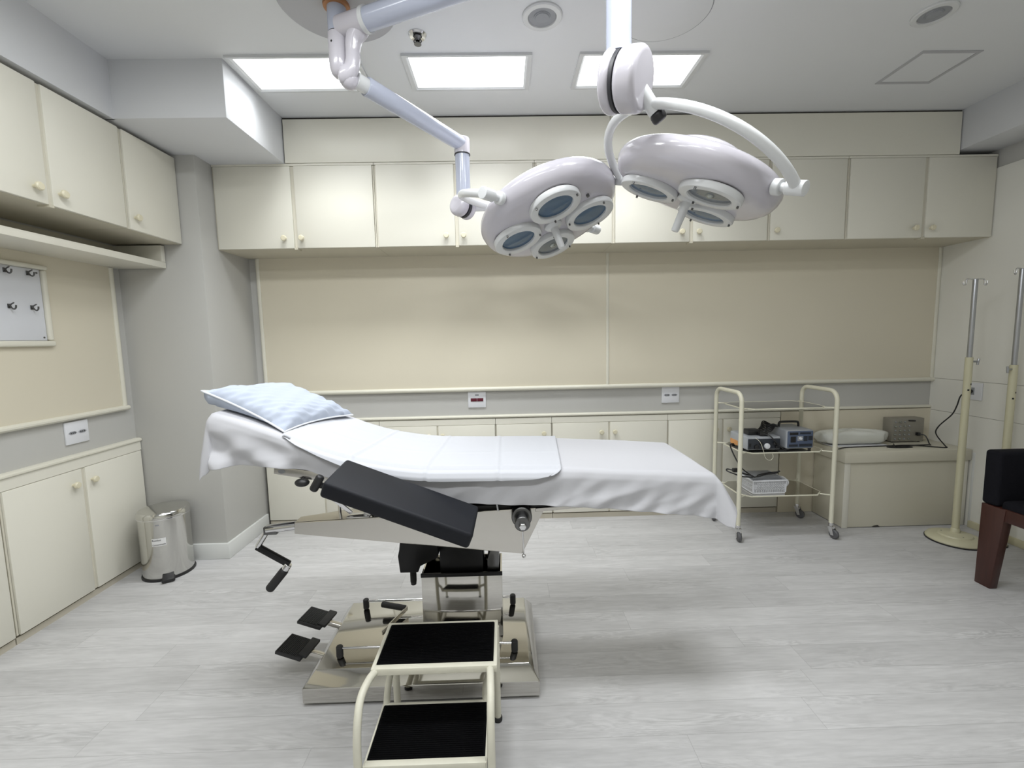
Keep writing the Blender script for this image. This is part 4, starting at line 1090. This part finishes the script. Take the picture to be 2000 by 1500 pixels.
# cables on the bench
zb = .5235
b = BM()
tube(b, catmull([(3.046, 2.845, .905), (3.020, 2.845, .892), (2.985, 2.850, .868), (2.975, 2.86, .80), (2.955, 2.87, .740), (2.885, 2.88, .665), (2.880, 2.89, .610), (2.93, 2.875, .535), (2.930, 2.862, zb), (2.88, 2.880, zb), (2.80, 2.930, zb), (2.72, 2.938, zb), (2.63, 2.930, zb), (2.575, 2.915, zb), (2.60, 2.894, zb), (2.68, 2.888, zb), (2.73, 2.896, zb), (2.71, 2.912, zb), (2.63, 2.910, zb)], 8), .0038, 8)
tube(b, catmull([(2.893, 3.020, .580), (2.912, 3.0, .575), (2.912, 2.975, .545), (2.900, 2.950, zb), (2.87, 2.920, zb+.007), (2.77, 2.915, zb+.007), (2.68, 2.922, zb+.007), (2.61, 2.915, zb+.006)], 7), .0038, 8)
BC = single('power_cable', b, 'black', 'black cable from the right wall socket coiled on the storage bench', 'cable')
b = BM(); rod(b, (3.048, 2.845, .9), (3.018, 2.845, .896), .013, 14, .004); o = finish('plug', b, 'black'); o.parent = BC
b = BM(); tube(b, catmull([(2.228, 2.895, zb), (2.30, 2.925, zb), (2.42, 2.936, zb), (2.52, 2.940, zb), (2.61, 2.945, zb), (2.655, 2.955, zb), (2.685, 2.99, zb)], 7), .0034, 8)
single('thin_cable', b, 'black', 'thin black cable running along the front of the wrapped bundle', 'cable')

# ------------------------------------------------------------------ IV poles
def iv_pole(label, x, y, zs, ztop, rb, hooks_rot, bolt_dir):
    t = thing('iv_pole', label, 'iv pole', (x, y, 0), 0)
    b = BM(); lathe(b, [(0, 0), (rb+.004, 0), (rb+.004, .008), (0, .008)], 56); part('base_rim', b, 'black', t, world=False)
    b = BM(); lathe(b, [(0, .008), (rb, .008), (rb, .014), (rb*.93, .026), (rb*.80, .034), (rb*.62, .036), (rb*.58, .044), (rb*.30, .050), (.024, .054), (.022, .075), (.0185, .080), (0, .080)], 56); BS = part('base', b, 'ivcream', t, world=False)
    for a in (20, 140, 260):
        g = BM(); lathe(g, [(0, 0), (.004, 0), (.003, .002), (0, .002)], 8, Matrix.Translation((rb*.45*math.cos(R(a)), rb*.45*math.sin(R(a)), .046))); part('bolt', g, 'darkmetal', BS, world=False)
    b = BM(); rod(b, (0, 0, .06), (0, 0, zs), .0185, 20, .002); SL = part('sleeve', b, 'ivcream', t, world=False)
    for k, (z, a0) in enumerate(((zs-.165, .3), (zs-.20, -.4), (zs-.21, .9))):
        g = BM(); rr_ = .0189
        gridf(g, lambda i, j: Vector((rr_*math.cos(-PI/2+a0-.25+.5*i), rr_*math.sin(-PI/2+a0-.25+.5*i), z+.010*j)), 4, 1); part('scuff', g, 'ink', SL, world=False)
    b = BM(); rod(b, (0, 0, zs-.05), (0, 0, ztop), .0125, 18, .002); part('rod', b, 'galv', t, world=False)
    d = Vector((math.cos(bolt_dir), math.sin(bolt_dir), 0))
    b = BM(); rod(b, d*.015+Vector((0, 0, zs-.025)), d*.045+Vector((0, 0, zs-.025)), .006, 10); rod(b, d*.048+Vector((0, 0, zs-.008)), d*.042+Vector((0, 0, zs-.045)), .006, 10, .002); part('clamp_screw', b, 'galv', t, world=False)
    d = Vector((math.cos(hooks_rot), math.sin(hooks_rot), 0)); e = Vector((-d.y, d.x, 0))
    for s in (-1, 1):
        b = BM(); q = d*s
        tube(b, catmull([Vector((0, 0, ztop-.003)), q*.04+Vector((0, 0, ztop)), q*.062+Vector((0, 0, ztop-.004)), q*.066+Vector((0, 0, ztop-.028)), q*.074+Vector((0, 0, ztop-.036)), q*.083+Vector((0, 0, ztop-.028)), q*.085+Vector((0, 0, ztop-.012))], 6), .0042, 8); part('hook', b, 'chrome', t, world=False)
    return t
iv_pole('cream and grey IV pole on a round base in front of the storage bench', 2.775, 2.617, 1.135, 1.594, .138, R(8), R(-15))
iv_pole('cream and grey IV pole at the right edge against the right wall', 2.962, 2.540, 1.090, 1.640, .040, R(20), R(-170))

# ------------------------------------------------------------------ armchair
t = thing('armchair', 'black upholstered armchair with red-brown wooden legs at the right edge', 'armchair', (2.72, 1.88, 0))
cx0, cx1, cy0, cy1 = 2.418, 2.985, 1.56, 2.168
b = BM(); box(b, cx0+.012, cx1-.06, cy0+.078, cy1-.078, .365, .462, .022, 4); part('seat', b, 'fabric', t)
for ya, yb in ((cy1-.077, cy1), (cy0, cy0+.077)):
    b = BM(); box(b, cx0, cx1-.02, ya, yb, .424, .700, .016, 4); part('arm', b, 'fabric', t)
b = BM(); box(b, cx1-.095, cx1, cy0+.0775, cy1-.0775, .40, .745, .022, 4); part('backrest', b, 'fabric', t)
b = BM(); box(b, cx0+.004, cx0+.03, cy0+.10, cy1-.10, .362, .426, .003); box(b, cx1-.06, cx1-.03, cy0+.10, cy1-.10, .34, .422, .003)
box(b, cx0+.06, cx1-.06, cy1-.045, cy1-.02, .345, .423, .003); box(b, cx0+.06, cx1-.06, cy0+.02, cy0+.045, .345, .423, .003); part('seat_rail', b, 'wood', t)
for fx, (xa_, xb_) in (('f', (cx0+.001, cx0+.048)), ('r', (cx1-.055, cx1-.008))):
    for s, ye in ((1, cy1-.004), (-1, cy0+.004)):
        out = -.004 if fx == 'f' else .02
        yi = ye-s*.112; yib = ye-s*.074
        b = BM()
        vs = [(xa_, ye, .4235), (xb_, ye, .4235), (xb_, yi, .4235), (xa_, yi, .4235), (xa_+out, ye, 0), (xb_+out-.006, ye, 0), (xb_+out-.006, yib, 0), (xa_+out, yib, 0)]
        faces(b, vs, [(0, 1, 2, 3), (7, 6, 5, 4), (0, 4, 5, 1), (1, 5, 6, 2), (2, 6, 7, 3), (3, 7, 4, 0)])
        bmesh.ops.recalc_face_normals(b, faces=b.faces); bmesh.ops.bevel(b, geom=b.edges[:], offset=.004, segments=2, profile=.5, affect='EDGES')
        part('leg', b, 'wood', t)

# ------------------------------------------------------------------ camera, world, view
pitch, yaw, roll = .1002, .0181, -.0207
fwd = Vector((math.sin(yaw)*math.cos(pitch), math.cos(yaw)*math.cos(pitch), -math.sin(pitch)))
rt = Vector((math.cos(yaw), -math.sin(yaw), 0)); up = rt.cross(fwd)
rt2 = rt*math.cos(roll)+up*math.sin(roll); up2 = -rt*math.sin(roll)+up*math.cos(roll)
cam = bpy.data.cameras.new('camera'); co = bpy.data.objects.new('camera', cam); COL.objects.link(co)
mw = Matrix((rt2, up2, -fwd)).transposed().to_4x4(); mw.translation = (0, 0, 1.3)
co.matrix_world = mw
cam.sensor_fit = 'HORIZONTAL'; cam.sensor_width = 36; cam.lens = 875.26*36/2000; cam.clip_start = .02; cam.clip_end = 50
scene.camera = co
w = bpy.data.worlds.new('world'); scene.world = w; w.use_nodes = True
w.node_tree.nodes['Background'].inputs[0].default_value = (.5, .52, .55, 1); w.node_tree.nodes['Background'].inputs[1].default_value = .05
vs_ = scene.view_settings; vs_.view_transform = 'Standard'; vs_.look = 'None'; vs_.gamma = 1; vs_.use_curve_mapping = False
vs_.exposure = -.30
